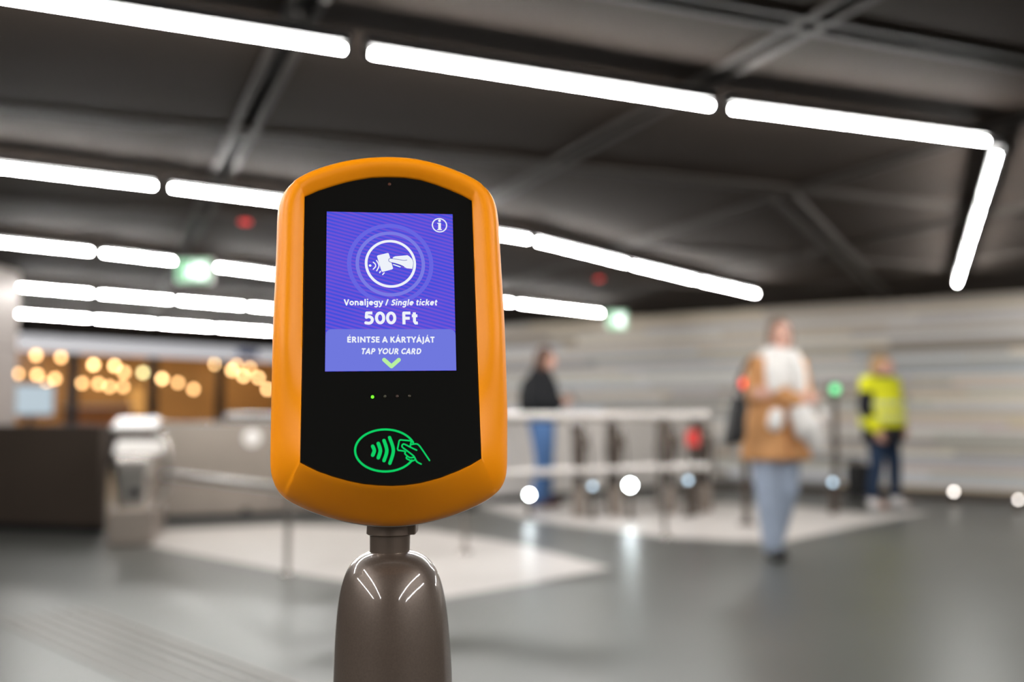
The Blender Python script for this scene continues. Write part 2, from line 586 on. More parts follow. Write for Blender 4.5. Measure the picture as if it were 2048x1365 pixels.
# ---- flat print and screen graphics, drawn in the plane of the glass
def flat(name, polys, n, m_, parent_obj=None):
    """polys: list of 2d convex or simple outlines in metres"""
    bm = bmesh.new()
    for P in polys:
        vs = [bm.verts.new((x, y, n)) for x, y in P]
        try:
            f = bm.faces.new(vs)
        except ValueError:
            continue
    bm.normal_update()
    for f in bm.faces:
        if f.normal.z < 0:
            f.normal_flip()
    bmesh.ops.triangulate(bm, faces=bm.faces)
    me = bpy.data.meshes.new(name)
    bm.to_mesh(me)
    bm.free()
    me.materials.append(m_)
    o = bpy.data.objects.new(name, me)
    COL.objects.link(o)
    if parent_obj:
        o.parent = parent_obj
    else:
        on_head(o)
    return o
def spline(P, sub=6):
    out = []
    n = len(P)
    for i in range(n - 1):
        p0, p1, p2, p3 = P[max(i - 1, 0)], P[i], P[i + 1], P[min(i + 2, n - 1)]
        for k in range(sub):
            t = k / sub
            out.append(tuple(0.5 * (2 * p1[j] + (p2[j] - p0[j]) * t + (2 * p0[j] - 5 * p1[j] + 4 * p2[j] - p3[j]) * t * t + (3 * p1[j] - p0[j] - 3 * p2[j] + p3[j]) * t ** 3) for j in (0, 1)))
    out.append(P[-1])
    return out
def stroke(P, w, closed=False):
    """polygons of a round-capped stroke along points P (metres)"""
    out = []
    n = len(P)
    for i in range(n if closed else n - 1):
        a, b = Vector(P[i]), Vector(P[(i + 1) % n])
        t = b - a
        if t.length < 1e-9:
            continue
        t.normalize()
        s = Vector((-t.y, t.x)) * (w / 2)
        out.append([tuple(a + s), tuple(b + s), tuple(b - s), tuple(a - s)])
    for p in P:
        out.append([(p[0] + w / 2 * math.cos(2 * math.pi * k / 14), p[1] + w / 2 * math.sin(2 * math.pi * k / 14)) for k in range(14)])
    return out
def ringpolys(c, ro, ri, n=72, a0=0.0, a1=2 * math.pi, ky=1.0):
    out = []
    for k in range(n):
        a, b = a0 + (a1 - a0) * k / n, a0 + (a1 - a0) * (k + 1) / n
        out.append([(c[0] + r * math.cos(x), c[1] + ky * r * math.sin(x)) for r, x in ((ri, a), (ro, a), (ro, b), (ri, b))])
    return out
def disc(c, r, n=24):
    return [[(c[0] + r * math.cos(2 * math.pi * k / n), c[1] + r * math.sin(2 * math.pi * k / n)) for k in range(n)]]
PXM = abs(dv(905, 584)[0] - dv(655, 584)[0]) / 250.0      # metres for one photo pixel on the glass

def screen_material():
    m_ = bpy.data.materials.new('lit_screen')
    m_.use_nodes = True
    nt = m_.node_tree
    nt.nodes.clear()
    tc = nt.nodes.new('ShaderNodeTexCoord')
    mp = nt.nodes.new('ShaderNodeMapping')
    mp.inputs['Rotation'].default_value = (0, 0, math.radians(16))
    nt.links.new(tc.outputs['Object'], mp.inputs['Vector'])
    wv = nt.nodes.new('ShaderNodeTexWave')
    wv.bands_direction = 'Y'
    wv.inputs['Scale'].default_value = 118.0
    wv.inputs['Distortion'].default_value = 1.6
    wv.inputs['Detail'].default_value = 1.0
    wv.inputs['Detail Scale'].default_value = 0.12
    nt.links.new(mp.outputs['Vector'], wv.inputs['Vector'])
    nz = nt.nodes.new('ShaderNodeTexNoise')
    nz.inputs['Scale'].default_value = 22.0
    nt.links.new(tc.outputs['Object'], nz.inputs['Vector'])
    mixf = nt.nodes.new('ShaderNodeMix')
    mixf.data_type = 'FLOAT'
    mixf.inputs[0].default_value = 0.5
    nt.links.new(wv.outputs['Fac'], mixf.inputs[2])
    nt.links.new(nz.outputs['Fac'], mixf.inputs[3])
    r = nt.nodes.new('ShaderNodeValToRGB')
    r.color_ramp.elements[0].position = 0.22
    r.color_ramp.elements[0].color = rgb(62, 80, 222)
    r.color_ramp.elements[1].position = 0.80
    r.color_ramp.elements[1].color = rgb(118, 84, 214)
    nt.links.new(mixf.outputs[0], r.inputs['Fac'])
    e = nt.nodes.new('ShaderNodeEmission')
    nt.links.new(r.outputs['Color'], e.inputs[0])
    out = nt.nodes.new('ShaderNodeOutputMaterial')
    nt.links.new(e.outputs[0], out.inputs[0])
    m_.cycles.emission_sampling = 'NONE'
    return m_
M['screen'] = screen_material()
M['scr_white'] = emis('screen_white', rgb(238, 242, 250), 1.0)
M['scr_ring1'] = emis('screen_ring_inner', rgb(122, 124, 228), 1.0)
M['scr_ring2'] = emis('screen_ring_outer', rgb(104, 102, 226), 1.0)
M['scr_panel'] = emis('screen_panel', rgb(112, 120, 222), 1.0)
M['scr_navy'] = emis('screen_navy', rgb(44, 66, 170), 1.0)
M['scr_green'] = emis('screen_lime', rgb(186, 240, 160), 1.0)
M['nfc_green'] = emis('backlit_green', rgb(14, 208, 100), 1.0)

sc_px = [(653.5, 424), (905, 429.5), (912.5, 742), (650, 744)]
scr = flat('screen', [[dv(x, y) for x, y in sc_px]], 0.0006, M['screen'])
scr['label'] = 'lit purple blue screen'
Z1, Z2, Z3, Z4 = 0.0008, 0.0010, 0.0012, 0.0014
# lower pale panel with rounded top corners
def lerp2(a, b, t):
    return (a[0] + (b[0] - a[0]) * t, a[1] + (b[1] - a[1]) * t)
pl, pr_ = dv(651.3, 659.4), dv(910.4, 659.4)
bl, br = dv(650.2, 743.5), dv(912.2, 741.6)
R_ = 12 * PXM
P = [bl, br]
for k in range(9):
    a = math.pi / 2 * k / 8
    P.append((pr_[0] - R_ + R_ * math.cos(a), pr_[1] - R_ + R_ * math.sin(a)))
for k in range(9):
    a = math.pi / 2 + math.pi / 2 * k / 8
    P.append((pl[0] + R_ + R_ * math.cos(a), pl[1] - R_ + R_ * math.sin(a)))
flat('message_panel', [P], Z1, M['scr_panel'], scr)
c0 = dv(780.9, 528.7)
flat('outer_ring', ringpolys(c0, 87 * PXM, 78.6 * PXM), Z1, M['scr_ring2'], scr)
flat('middle_ring', ringpolys(c0, 70 * PXM, 63 * PXM), Z1, M['scr_ring1'], scr)
flat('white_ring', ringpolys(c0, 51.6 * PXM, 46.2 * PXM), Z2, M['scr_white'], scr)
c3 = lambda x, y: dv(640 + x / 7.062, 410 + y / 7.062)      # crop coordinates of the icon
c4 = lambda x, y: dv(640 + x / 7.062, 590 + y / 7.062)
k7 = PXM / 7.062
# information mark
ci = c3(1686, 296)
P = ringpolys(ci, 16.0 * PXM, 13.5 * PXM, 48) + disc(c3(1686, 232), 2.9 * PXM)
P += [[c3(1668, 262), c3(1706, 262), c3(1706, 362), c3(1668, 362)]]
P += stroke([c3(1660, 268), c3(1690, 266)], 14 * k7) + stroke([c3(1660, 358), c3(1714, 358)], 15 * k7)
flat('information_mark', P, Z2, M['scr_white'], scr)
# hand with card in the ring
def rounded(P, r, seg=4):
    out = []
    n = len(P)
    for i in range(n):
        p, a, b = Vector(P[i]), Vector(P[i - 1]), Vector(P[(i + 1) % n])
        u, v = (a - p).normalized() * r, (b - p).normalized() * r
        for k in range(seg + 1):
            t = k / seg
            q = (p + u) * (1 - t) ** 2 + p * 2 * t * (1 - t) + (p + v) * t * t
            out.append(tuple(q))
    return out
P = [rounded([c3(800, 724), c3(968, 684), c3(1034, 914), c3(872, 958)], 22 * k7)]
P += disc(c3(707, 865), 18 * k7)
for arc in ([(752, 818), (780, 845), (783, 880), (752, 915)], [(797, 795), (822, 832), (830, 880), (800, 938)], [(852, 945), (842, 966)], [(905, 968), (884, 992)]):
    P += stroke(spline([c3(*q) for q in arc]), 17 * k7)
flat('card_icon', P, Z2, M['scr_white'], scr)
hand_poly = [(984, 772), (1022, 766), (1034, 746), (1060, 736), (1150, 728), (1235, 720), (1262, 738), (1308, 785), (1318, 830), (1312, 875), (1303, 912), (1225, 905), (1190, 888), (1140, 860), (1060, 836), (986, 820), (970, 806), (970, 786)]
P = [[c3(*q) for q in hand_poly]] + stroke([c3(1036, 852), c3(1130, 884)], 17 * k7)
flat('hand_icon', P, Z3, M['scr_white'], scr)
P = stroke(spline([c3(*q) for q in [(1226, 790), (1180, 794), (1100, 782), (988, 768), (968, 794), (988, 818), (1060, 836), (1140, 862), (1185, 884)]]), 7 * k7)
P += stroke([c3(1026, 842), c3(1062, 850), c3(1140, 872)], 6 * k7) + stroke(spline([c3(1300, 775), c3(1318, 830), c3(1304, 912)]), 5 * k7)
flat('hand_outline', P, Z4, M['scr_navy'], scr)
P = stroke([c4(905, 925), c4(1008, 1018), c4(1112, 925)], 56 * k7)
flat('chevron', P, Z3, M['scr_green'], scr)

# bold sans-serif letters as centre-line strokes, cap height 1
def arc(cx, cy, rx, ry, a0, a1, n=14):
    return [(cx + rx * math.cos(math.radians(a0 + (a1 - a0) * k / n)), cy + ry * math.sin(math.radians(a0 + (a1 - a0) * k / n))) for k in range(n + 1)]
SW = 0.228
H_ = SW / 2
def glyphs():
    G = {' ': (0.34, [])}
    b, t, xh = H_, 1 - H_, 0.76 - H_
    G['V'] = (0.90, [[(0.10, 1), (0.45, 0.06), (0.80, 1)]])
    G['o'] = (0.80, [arc(0.40, 0.38, 0.27, 0.38 - H_, 0, 360, 24)])
    G['n'] = (0.82, [[(0.19, 0), (0.19, 0.76)], [(0.19, 0.45)] + arc(0.41, 0.45, 0.22, xh - 0.45, 180, 0, 10) + [(0.63, 0)]])
    G['a'] = (0.78, [arc(0.36, 0.50, 0.24, xh - 0.50, 150, 0, 10) + [(0.60, 0)], [(0.60, 0.42), (0.36, 0.41)] + arc(0.34, 0.25, 0.20, 0.165, 90, 270, 10) + [(0.46, 0.10), (0.60, 0.24)]])
    G['l'] = (0.40, [[(0.20, 0), (0.20, 1.06)]])
    G['j'] = (0.40, [[(0.20, 0.76), (0.20, -0.08), (0.15, -0.20), (0.02, -0.24)], [(0.20, 0.90), (0.20, 1.09)]])
    G['i'] = (0.40, [[(0.20, 0), (0.20, 0.76)], [(0.20, 0.90), (0.20, 1.09)]])
    G['e'] = (0.78, [[(0.14, 0.40), (0.64, 0.40)] + arc(0.39, 0.38, 0.26, 0.38 - H_, 8, 315, 22)])
    G['g'] = (0.80, [arc(0.37, 0.40, 0.24, 0.36 - H_, 0, 360, 22), [(0.62, 0.76), (0.62, -0.04)] + arc(0.38, -0.06, 0.24, 0.18, 0, -145, 10)])
    G['y'] = (0.78, [[(0.08, 0.76), (0.39, 0.04)], [(0.70, 0.76), (0.36, -0.08), (0.26, -0.21), (0.06, -0.24)]])
    G['/'] = (0.56, [[(0.08, -0.02), (0.48, 1.02)]])
    G['S'] = (0.72, [spline([(0.62, 0.86), (0.42, 0.905), (0.24, 0.86), (0.19, 0.73), (0.26, 0.60), (0.46, 0.50), (0.57, 0.38), (0.55, 0.20), (0.38, 0.10), (0.10, 0.14)], 4)])
    G['t'] = (0.56, [[(0.25, 0.94), (0.25, 0.24), (0.33, 0.10), (0.50, 0.11)], [(0.06, 0.67), (0.48, 0.67)]])
    G['c'] = (0.68, [arc(0.40, 0.38, 0.27, 0.38 - H_, 50, 310, 18)])
    G['k'] = (0.82, [[(0.19, 0), (0.19, 1.06)], [(0.66, 0.76), (0.28, 0.36)], [(0.38, 0.46), (0.70, 0)]])
    G['5'] = (0.80, [[(0.64, t), (0.22, t), (0.19, 0.54)] + spline([(0.19, 0.54), (0.38, 0.60), (0.58, 0.51), (0.63, 0.33), (0.54, 0.15), (0.36, 0.09), (0.10, 0.13)], 4)])
    G['0'] = (0.82, [arc(0.41, 0.5, 0.27, 0.5 - H_, 0, 360, 26)])
    G['F'] = (0.74, [[(0.20, 0), (0.20, t), (0.70, t)], [(0.20, 0.48), (0.64, 0.48)]])
    G['E'] = (0.76, [[(0.70, t), (0.20, t), (0.20, b), (0.70, b)], [(0.20, 0.52), (0.65, 0.52)]])
    G['R'] = (0.90, [[(0.20, 0), (0.20, t), (0.40, t)] + arc(0.42, 0.69, 0.22, t - 0.69, 90, -90, 10) + [(0.20, 0.475)], [(0.42, 0.47), (0.76, 0)]])
    G['P'] = (0.84, [[(0.20, 0), (0.20, t), (0.40, t)] + arc(0.42, 0.67, 0.23, t - 0.67, 90, -90, 10) + [(0.20, 0.435)]])
    G['I'] = (0.42, [[(0.21, 0), (0.21, 1)]])
    G['N'] = (1.06, [[(0.20, 0), (0.20, 0.96)], [(0.20, 0.90), (0.86, 0.10)], [(0.86, 0.04), (0.86, 1)]])
    G['T'] = (0.78, [[(0.04, t), (0.74, t)], [(0.39, t), (0.39, 0)]])
    G['A'] = (0.94, [[(0.10, 0), (0.47, 0.93), (0.84, 0)], [(0.24, 0.30), (0.70, 0.30)]])
    G['K'] = (0.88, [[(0.20, 0), (0.20, 1)], [(0.74, 1), (0.26, 0.44)], [(0.38, 0.56), (0.78, 0)]])
    G['Y'] = (0.84, [[(0.08, 1), (0.42, 0.44), (0.76, 1)], [(0.42, 0.44), (0.42, 0)]])
    G['J'] = (0.44, [[(0.24, 1), (0.24, 0.0), (0.17, -0.13), (0.00, -0.17)]])
    G['O'] = (1.08, [arc(0.54, 0.5, 0.40, 0.5 - H_, 0, 360, 28)])
    G['U'] = (1.00, [[(0.19, 1), (0.19, 0.40)] + arc(0.50, 0.40, 0.31, 0.31, 180, 360, 14) + [(0.81, 1)]])
    G['C'] = (0.86, [arc(0.54, 0.5, 0.38, 0.5 - H_, 48, 312, 22)])
    G['D'] = (0.98, [[(0.20, b), (0.20, t), (0.40, t)] + arc(0.42, 0.5, 0.38, 0.5 - H_, 90, -90, 16) + [(0.20, b)]])
    for k_, base, ax in (('\u00c1', 'A', 0.50), ('\u00c9', 'E', 0.46)):
        w_, st = G[base]
        G[k_] = (w_, st + [[(ax - 0.09, 1.08), (ax - 0.01, 1.08), (ax + 0.15, 1.30), (ax - 0.02, 1.30), (ax - 0.09, 1.08)]])
    return G
GLY = glyphs()
def text(name, body, x0, x1, ybase, ycap, n, m_, shear=0.0, parent_obj=None, to_loc=dv):
    polys = []
    x = 0.0
    for ch in body:
        w_, strokes_ = GLY[ch]
        for st in strokes_:
            P_ = [(x + p[0], p[1]) for p in st]
            if st[0][1] > 1.05 and st[0] == st[-1]:      # a filled accent
                polys.append(P_[:-1])
                continue
            for i in range(len(P_) - 1):
                a, b = Vector(P_[i]), Vector(P_[i + 1])
                tv = b - a
                if tv.length < 1e-6:
                    continue
                tv.normalize()
                nv = Vector((-tv.y, tv.x)) * H_
                polys.append([tuple(a + nv), tuple(b + nv), tuple(b - nv), tuple(a - nv)])
            for p in P_[1:-1]:
                polys.append([(p[0] + H_ * math.cos(math.pi * k_ / 5), p[1] + H_ * math.sin(math.pi * k_ / 5)) for k_ in range(10)])
        x += w_
    polys = [[(p[0] + shear * p[1], p[1]) for p in Q] for Q in polys]
    xs = [p[0] for Q in polys for p in Q]
    mn, mx = min(xs), max(xs)
    A, B = to_loc(x0, ybase), to_loc(x1, ybase)
    C = to_loc((x0 + x1) / 2, ycap)
    capH = C[1] - (A[1] + B[1]) / 2
    out = []
    for Q in polys:
        out.append([(A[0] + (B[0] - A[0]) * (p[0] - mn) / (mx - mn), A[1] + (B[1] - A[1]) * (p[0] - mn) / (mx - mn) + capH * p[1]) for p in Q])
    return flat(name, out, n, m_, parent_obj)
W = M['scr_white']
text('ticket_text', 'Vonaljegy /', 687.4, 777.4, 612.2, 600.2, Z3, W, parent_obj=scr)
text('ticket_text', 'Single ticket', 782, 874.8, 612.4, 600.6, Z3, W, 0.2, parent_obj=scr)
text('price_text', '500 Ft', 728.5, 835.7, 650.2, 624.6, Z3, W, parent_obj=scr)
text('instruction_text', 'ÉRINTSE A KÁRTYÁJÁT', 694.5, 869, 686.6, 674.6, Z3, W, parent_obj=scr)
text('instruction_text', 'TAP YOUR CARD', 723.3, 842.5, 709.8, 697.9, Z3, W, 0.2, parent_obj=scr)

# green contactless mark
c5 = lambda x, y: dv(680 + x / 7.186, 770 + y / 7.186)
k5 = PXM / 7.186
E_ = []
for k in range(91):
    a = math.radians(22.5) + math.radians(360 - 22.5 - 28) * k / 90
    E_.append(c5(650 + 433 * math.cos(a), 948 - 302 * math.sin(a)))
P = stroke(E_, 29 * k5)
for arc, w in (([(470, 888), (492, 950), (470, 1015)], 50), ([(550, 848), (579, 950), (550, 1052)], 50), ([(632, 805), (672, 950), (632, 1093)], 48), ([(712, 762), (766, 946), (716, 1132)], 46)):
    P += stroke(spline([c5(*q) for q in arc], 10), w * k5)
lines = [[(1008, 885), (1022, 822), (1014, 809), (866, 795), (850, 808), (826, 925), (836, 945), (925, 957)],
         [(1100, 943), (1010, 900), (930, 859), (905, 859), (890, 880), (903, 908), (980, 965), (1055, 1025), (1078, 1062), (1105, 1110), (1165, 1143)],
         [(1025, 862), (1095, 853), (1132, 872), (1170, 920), (1285, 1090)],
         [(940, 968), (932, 992), (960, 1022), (1005, 1051), (1060, 1046)],
         [(966, 1030), (953, 1058), (985, 1080), (1035, 1098), (1083, 1078)]]
for i, l in enumerate(lines):
    P += stroke(spline([c5(*q) for q in l], 5) if i else [c5(*q) for q in l], 21 * k5)
flat('contactless_mark', P, 0.0006, M['nfc_green'])['label'] = 'green tap here mark of waves, hand and card'
# indicator lights and sensor
led_m = [emis('led_green', (0.12, 1.0, 0.02, 1), 2.6), mat('led_off', rgb(62, 60, 44), 0.4), mat('led_off_red', rgb(64, 46, 38), 0.4), mat('led_off_amber', rgb(62, 54, 40), 0.4)]
for i, (x, y) in enumerate(((745, 794.6), (769.8, 793.6), (794.4, 793.2), (819, 792.8))):
    cx_, cy_ = dv(x, y)
    m = MB().lathe([(0.00105, 0.0), (0.00105, 0.0005), (0.0006, 0.0009), (0.0001, 0.0010)], (cx_, cy_, 0), 12)
    o = on_head(m.build('indicator_light', led_m[i], smooth=True))
    if i == 0:
        o['label'] = 'lit green indicator light'
cx_, cy_ = dv(779, 369)
on_head(MB().lathe([(0.0012, 0.0), (0.0012, 0.0004), (0.0004, 0.0005)], (cx_, cy_, 0), 12).build('light_sensor', mat('sensor', rgb(78, 46, 34), 0.3), smooth=True))

# bracket, neck and post under the head (post axis is vertical)
def zat(y):
    return on_y(783, y, AX.y).z
k = AX.y / F
m = MB().lathe([(0.0005, zat(1030)), (0.0172, zat(1030)), (0.0178, zat(1067)), (0.0170, zat(1068.5)), (0.0005, zat(1068.5))], (-0.0008, 0, 0), 28)
m.build('bracket', M['neck'], val, angle=40)
m = MB().box((0.0115, 0.0, (zat(1035) + zat(1067)) / 2), (0.0145, 0.022, zat(1035) - zat(1067)), bevel=0.0012)
m.build('bracket_lug', M['neck'], val)
m = MB().lathe([(0.0150, zat(1060)), (0.0148, zat(1085)), (0.0146, zat(1125))], (-0.0012, 0, 0), 28)
m.build('neck', M['neck'], val, angle=40)
pp = [(121 * (1 - math.exp(-(max(s_, 1e-4) / 24.8) ** 0.491)), 1099 + s_) for s_ in [520 * (i_ / 60) ** 2.2 for i_ in range(61)]]
prof = [(r * k, zat(y)) for r, y in pp] + [(122 * k, 0.3), (122 * k, 0.012)]
def lean(z):
    return 0.0018 * min(1.0, max(0.0, (zat(1100) - z) / 0.09))
m = MB()
rings_ = []
for r, z_ in prof:
    rings_.append([Vector((lean(z_) + r * math.cos(2 * math.pi * i / 48), r * math.sin(2 * math.pi * i / 48), z_)) for i in range(48)])
m.ringloft(rings_)
m.build('post', M['post'], val, angle=50)['label'] = 'glossy brown metallic post with domed top'
MB().lathe([(0.09, 0.0), (0.09, 0.010), (0.05, 0.014)], (0.0018, 0, 0.0), 40).build('base_plate', M['post'], val, angle=30)

# ================================================================== COLUMN, PARAPETS, GATES, RAILINGS
cr = on_y(33, 820, 9.9)
column = MB()
column.box((cr.x - 0.55, 9.3 + 0.3, CEIL / 2), (1.1, 0.6, CEIL), bevel=0.02)
col_o = column.build('column', M['column'])
tag(col_o, 'grey steel clad column at the left edge', 'column')
for z_ in (0.83, 1.66):
    MB().box((cr.x - 0.55, 9.6, z_), (1.104, 0.604, 0.008)).build('panel_joint', M['dark_taupe'], col_o)

def low_wall(name, label, a, b, h, th, m_, capm=None):
    a, b = Vector((a.x, a.y, 0)), Vector((b.x, b.y, 0))
    dr = (b - a)
    Lw = dr.length
    rz = math.atan2(dr.y, dr.x)
    o = thing(name, label, 'barrier', tuple((a + b) / 2), rz)
    n = max(1, round(Lw / 1.1))
    for k_ in range(n):
        x0 = -Lw / 2 + Lw * (k_ + 0.5) / n
        MB().box((x0, 0, 0.06 + (h - 0.06) / 2), (Lw / n - 0.008, th, h - 0.06), bevel=0.004).build('panel', m_, o)
    MB().box((0, 0, 0.03), (Lw, th * 0.8, 0.06)).build('plinth', M['black'], o)
    MB().box((0, 0, h + 0.012), (Lw + 0.02, th + 0.02, 0.024), bevel=0.005).build('cap_rail', capm or M['steel'], o)
    return o
low_wall('parapet', 'low dark brown panelled barrier between the column and the ticket gate', on_z(-140, 1052, 0), on_z(206, 1066, 0), 0.90, 0.10, M['dark_taupe'], M['dark_taupe'])
pw = low_wall('parapet', 'long taupe steel barrier behind the railing left of the ticket reader', on_z(318, 1044, 0), on_z(950, 1020, 0), 0.92, 0.10, M['taupe'])
low_wall('parapet', 'pale grey barrier behind the far ticket gates', on_z(985, 1004, 0), on_z(1440, 972, 0), 0.92, 0.10, mat('pale_panel', rgb(226, 220, 214), 0.4, 0.0, 0.03, 2))
# round white sticker on the long barrier
pa, pb = on_z(318, 1044, 0), on_z(950, 1020, 0)
def on_barrier(px, py):
    d_ = (pb - pa).normalized()
    n_ = Vector((-d_.y, d_.x, 0))
    r_ = ray(px, py)
    t_ = (pa - CAM).dot(n_) / r_.dot(n_)
    return pw.matrix_basis.inverted() @ (CAM + r_ * t_)
q = on_barrier(503, 876)
MB().lathe([(0.085, -0.003), (0.085, 0.003), (0.08, 0.004)], (q.x, -0.053, q.z), 28, (0, -1, 0)).build('round_sticker', M['white'], pw, angle=40)
q = on_barrier(490, 1026)
MB().lathe([(0.05, -0.002), (0.05, 0.006), (0.045, 0.006), (0.03, 0.002)], (q.x, -0.053, q.z), 28, (0, -1, 0)).build('service_cap', M['black'], pw, angle=40)

# railing with three posts
rp = [on_z(575, 1152, 0), on_z(930, 1108, 0), on_z(1330, 1078, 0)]
rl_ = thing('railing', 'steel railing with round rails and posts standing on the pale floor', 'railing', tuple(rp[0]))
base = rp[0]
gate_p = on_z(310, 1092, 0)
ends = rp[2] + (rp[2] - rp[1]).normalized() * 0.45
for p_ in rp:
    l = p_ - base
    MB().lathe([(0.019, 0.0), (0.019, 1.0)], (l.x, l.y, 0), 16).build('post', M['steel'], rl_, angle=40)
    MB().lathe([(0.055, 0.003), (0.055, 0.012), (0.022, 0.03)], (l.x, l.y, 0), 20).build('foot_flange', M['steel'], rl_, angle=40)
def rel(v, z_):
    return (v.x - base.x, v.y - base.y, z_)
MB().tube([rel(rp[0].lerp(gate_p, 0.42), 1.01), rel(rp[0], 1.01), rel(rp[1], 1.01), rel(rp[2], 1.01), rel(ends, 1.01)], 0.031, 14).build('top_rail', M['rail'], rl_, angle=50)
MB().tube([rel(gate_p.lerp(rp[0], 0.06), 0.56), rel(rp[0], 0.55), rel(rp[1], 0.57), rel(rp[2], 0.58), rel(ends, 0.58)], 0.030, 14).build('lower_rail', M['rail'], rl_, angle=50)

# ticket gate
def ticket_gate(label, loc, rz, group, scale=1.0, panel=None, body=None):
    t = thing('ticket_gate', label, 'ticket gate', loc, rz, group)
    t.scale = (scale * (0.42 if body else 1.0), scale, scale)
    MB().box((0, 0.42, 0.14), (0.34, 0.98, 0.28), bevel=0.02).build('plinth', M['taupe'], t)
    # waisted cabinet
    ring_ = []
    for z_, hw, y0, y1 in ((0.28, 0.12, 0.02, 0.86), (0.40, 0.115, 0.0, 0.88), (0.54, 0.14, -0.04, 0.90), (0.66, 0.165, -0.07, 0.90), (0.72, 0.17, -0.05, 0.90)):
        ring_.append([Vector((-hw, y0 + 0.04, z_)), Vector((-hw * 0.7, y0, z_)), Vector((hw * 0.7, y0, z_)), Vector((hw, y0 + 0.04, z_)), Vector((hw, y1, z_)), Vector((-hw, y1, z_))])
    MB().ringloft(ring_).build('cabinet', body or M['steel'], t, angle=35)
    rx = Matrix.Rotation(math.radians(24), 3, 'X')
    MB().box((0.045, -0.01, 0.765), (0.36, 0.20, 0.035), rot=rx, bevel=0.008).build('reader_panel', panel or M['white'], t)
    MB().box((-0.03, 0.42, 0.945), (0.34, 0.46, 0.03), rot=Matrix.Rotation(math.radians(9), 3, 'X'), bevel=0.008).build('lid', panel or M['white'], t)
    MB().box((-0.02, 0.46, 0.80), (0.30, 0.44, 0.24)).build('lid_riser', M['dark_taupe'], t)
    pts = []
    for k_ in range(13):
        a = math.radians(-80 + 160 * k_ / 12)
        pts.append((0.17 + 0.10 * math.cos(a), 0.0, 0.58 + 0.30 * math.sin(a)))
    MB().tube(pts, 0.026, 12).build('bumper_bar', M['steel'], t, smooth=True)
    MB().lathe([(0.045, 0.0), (0.045, 0.03), (0.02, 0.035)], (0.02, 0.0, 0.40), 16, (0, -1, 0)).build('arm_hub', M['black'], t, angle=40)
    return t
gp = on_z(262, 1090, 0)
ticket_gate('steel ticket gate with white reader panels beside the dark brown barrier', (gp.x, gp.y, 0), math.radians(14), 'ticket gates', 1.0)
GL = ['steel ticket gate behind the railing, nearest the person in black',
      'steel ticket gate behind the railing, second from the person in black',
      'steel ticket gate behind the railing, third from the person in black',
      'steel ticket gate behind the railing, nearest the person in the tan coat']
for k_, (px, yy) in enumerate(((1158, 10.0), (1230, 10.1), (1338, 10.3), (1408, 10.5))):
    g_ = on_y(px, 900, yy)
    ticket_gate(GL[k_], (g_.x, yy, 0), math.radians(-3), 'ticket gates', 0.97, M['dark_taupe'], M['dark_taupe'])
    bpy.context.view_layer.update()
gpost = on_y(1385, 900, 10.2)
rs = thing('stop_sign', 'small red sign on a thin post between the far ticket gates', 'sign', (gpost.x, 10.2, 0))
MB().lathe([(0.016, 0.02), (0.016, 0.85)], (0, 0, 0), 12).build('post', M['dark_taupe'], rs, angle=40)
MB().lathe([(0.09, 0.0), (0.09, 0.02), (0.02, 0.03)], (0, 0, 0), 16).build('foot', M['dark_taupe'], rs, angle=40)
MB().box((0, -0.02, 0.77), (0.13, 0.02, 0.16), bevel=0.006).build('plate', mat('red_plate', rgb(226, 70, 66), 0.4), rs)

# low marker lights with round lenses
lens_hi = emis('marker_lens_bright', (0.86, 0.97, 1.0, 1), 90.0)
lens_lo = emis('marker_lens_dim', (0.55, 0.72, 0.86, 1), 5.0)
lens_warm = emis('marker_lens_warm', (1.0, 0.93, 0.86, 1), 12.0)
for px, py, yy, ml, rr, lab in ((1059, 990, 9.9, lens_hi, 0.026, 'bright white marker light on a stub beside the legs of the person in black'),
                                (1185, 973, 9.8, lens_lo, 0.022, 'dim bluish marker light between the first two far ticket gates'),
                                (1260, 971, 9.75, lens_hi, 0.036, 'large bright marker light before the second far ticket gate'),
                                (1376, 961, 9.95, lens_lo, 0.024, 'dim bluish marker light below the small red sign'),
                                (1665, 965, 10.25, lens_lo, 0.024, 'dim bluish marker light at the foot of the green signal post'),
                                (1907, 984, 11.2, lens_warm, 0.022, 'warm white marker light at the foot of the striped wall'),
                                (2036, 1000, 10.4, lens_warm, 0.018, 'warm white marker light at the right edge by the striped wall')):
    p_ = on_y(px, py, yy)
    t = thing('marker_light', lab, 'light', (p_.x, yy, 0), 0, 'low marker lights')
    MB().lathe([(0.05, 0.003), (0.05, 0.015), (0.022, 0.03), (0.022, max(0.05, p_.z - rr))], (0, 0.02, 0), 16).build('stub', M['dark_taupe'], t, angle=40)
    MB().lathe([(rr + 0.012, 0.0), (rr + 0.012, 0.05), (0.01, 0.055)], (0, -0.005, p_.z), 18, (0, 1, 0)).build('lamp_body', M['black'], t, angle=40)
    MB().lathe([(rr, 0.004), (rr, -0.004), (rr * 0.6, -0.012), (0.001, -0.015)], (0, -0.006, p_.z), 18, (0, 1, 0)).build('lens', ml, t, smooth=True)

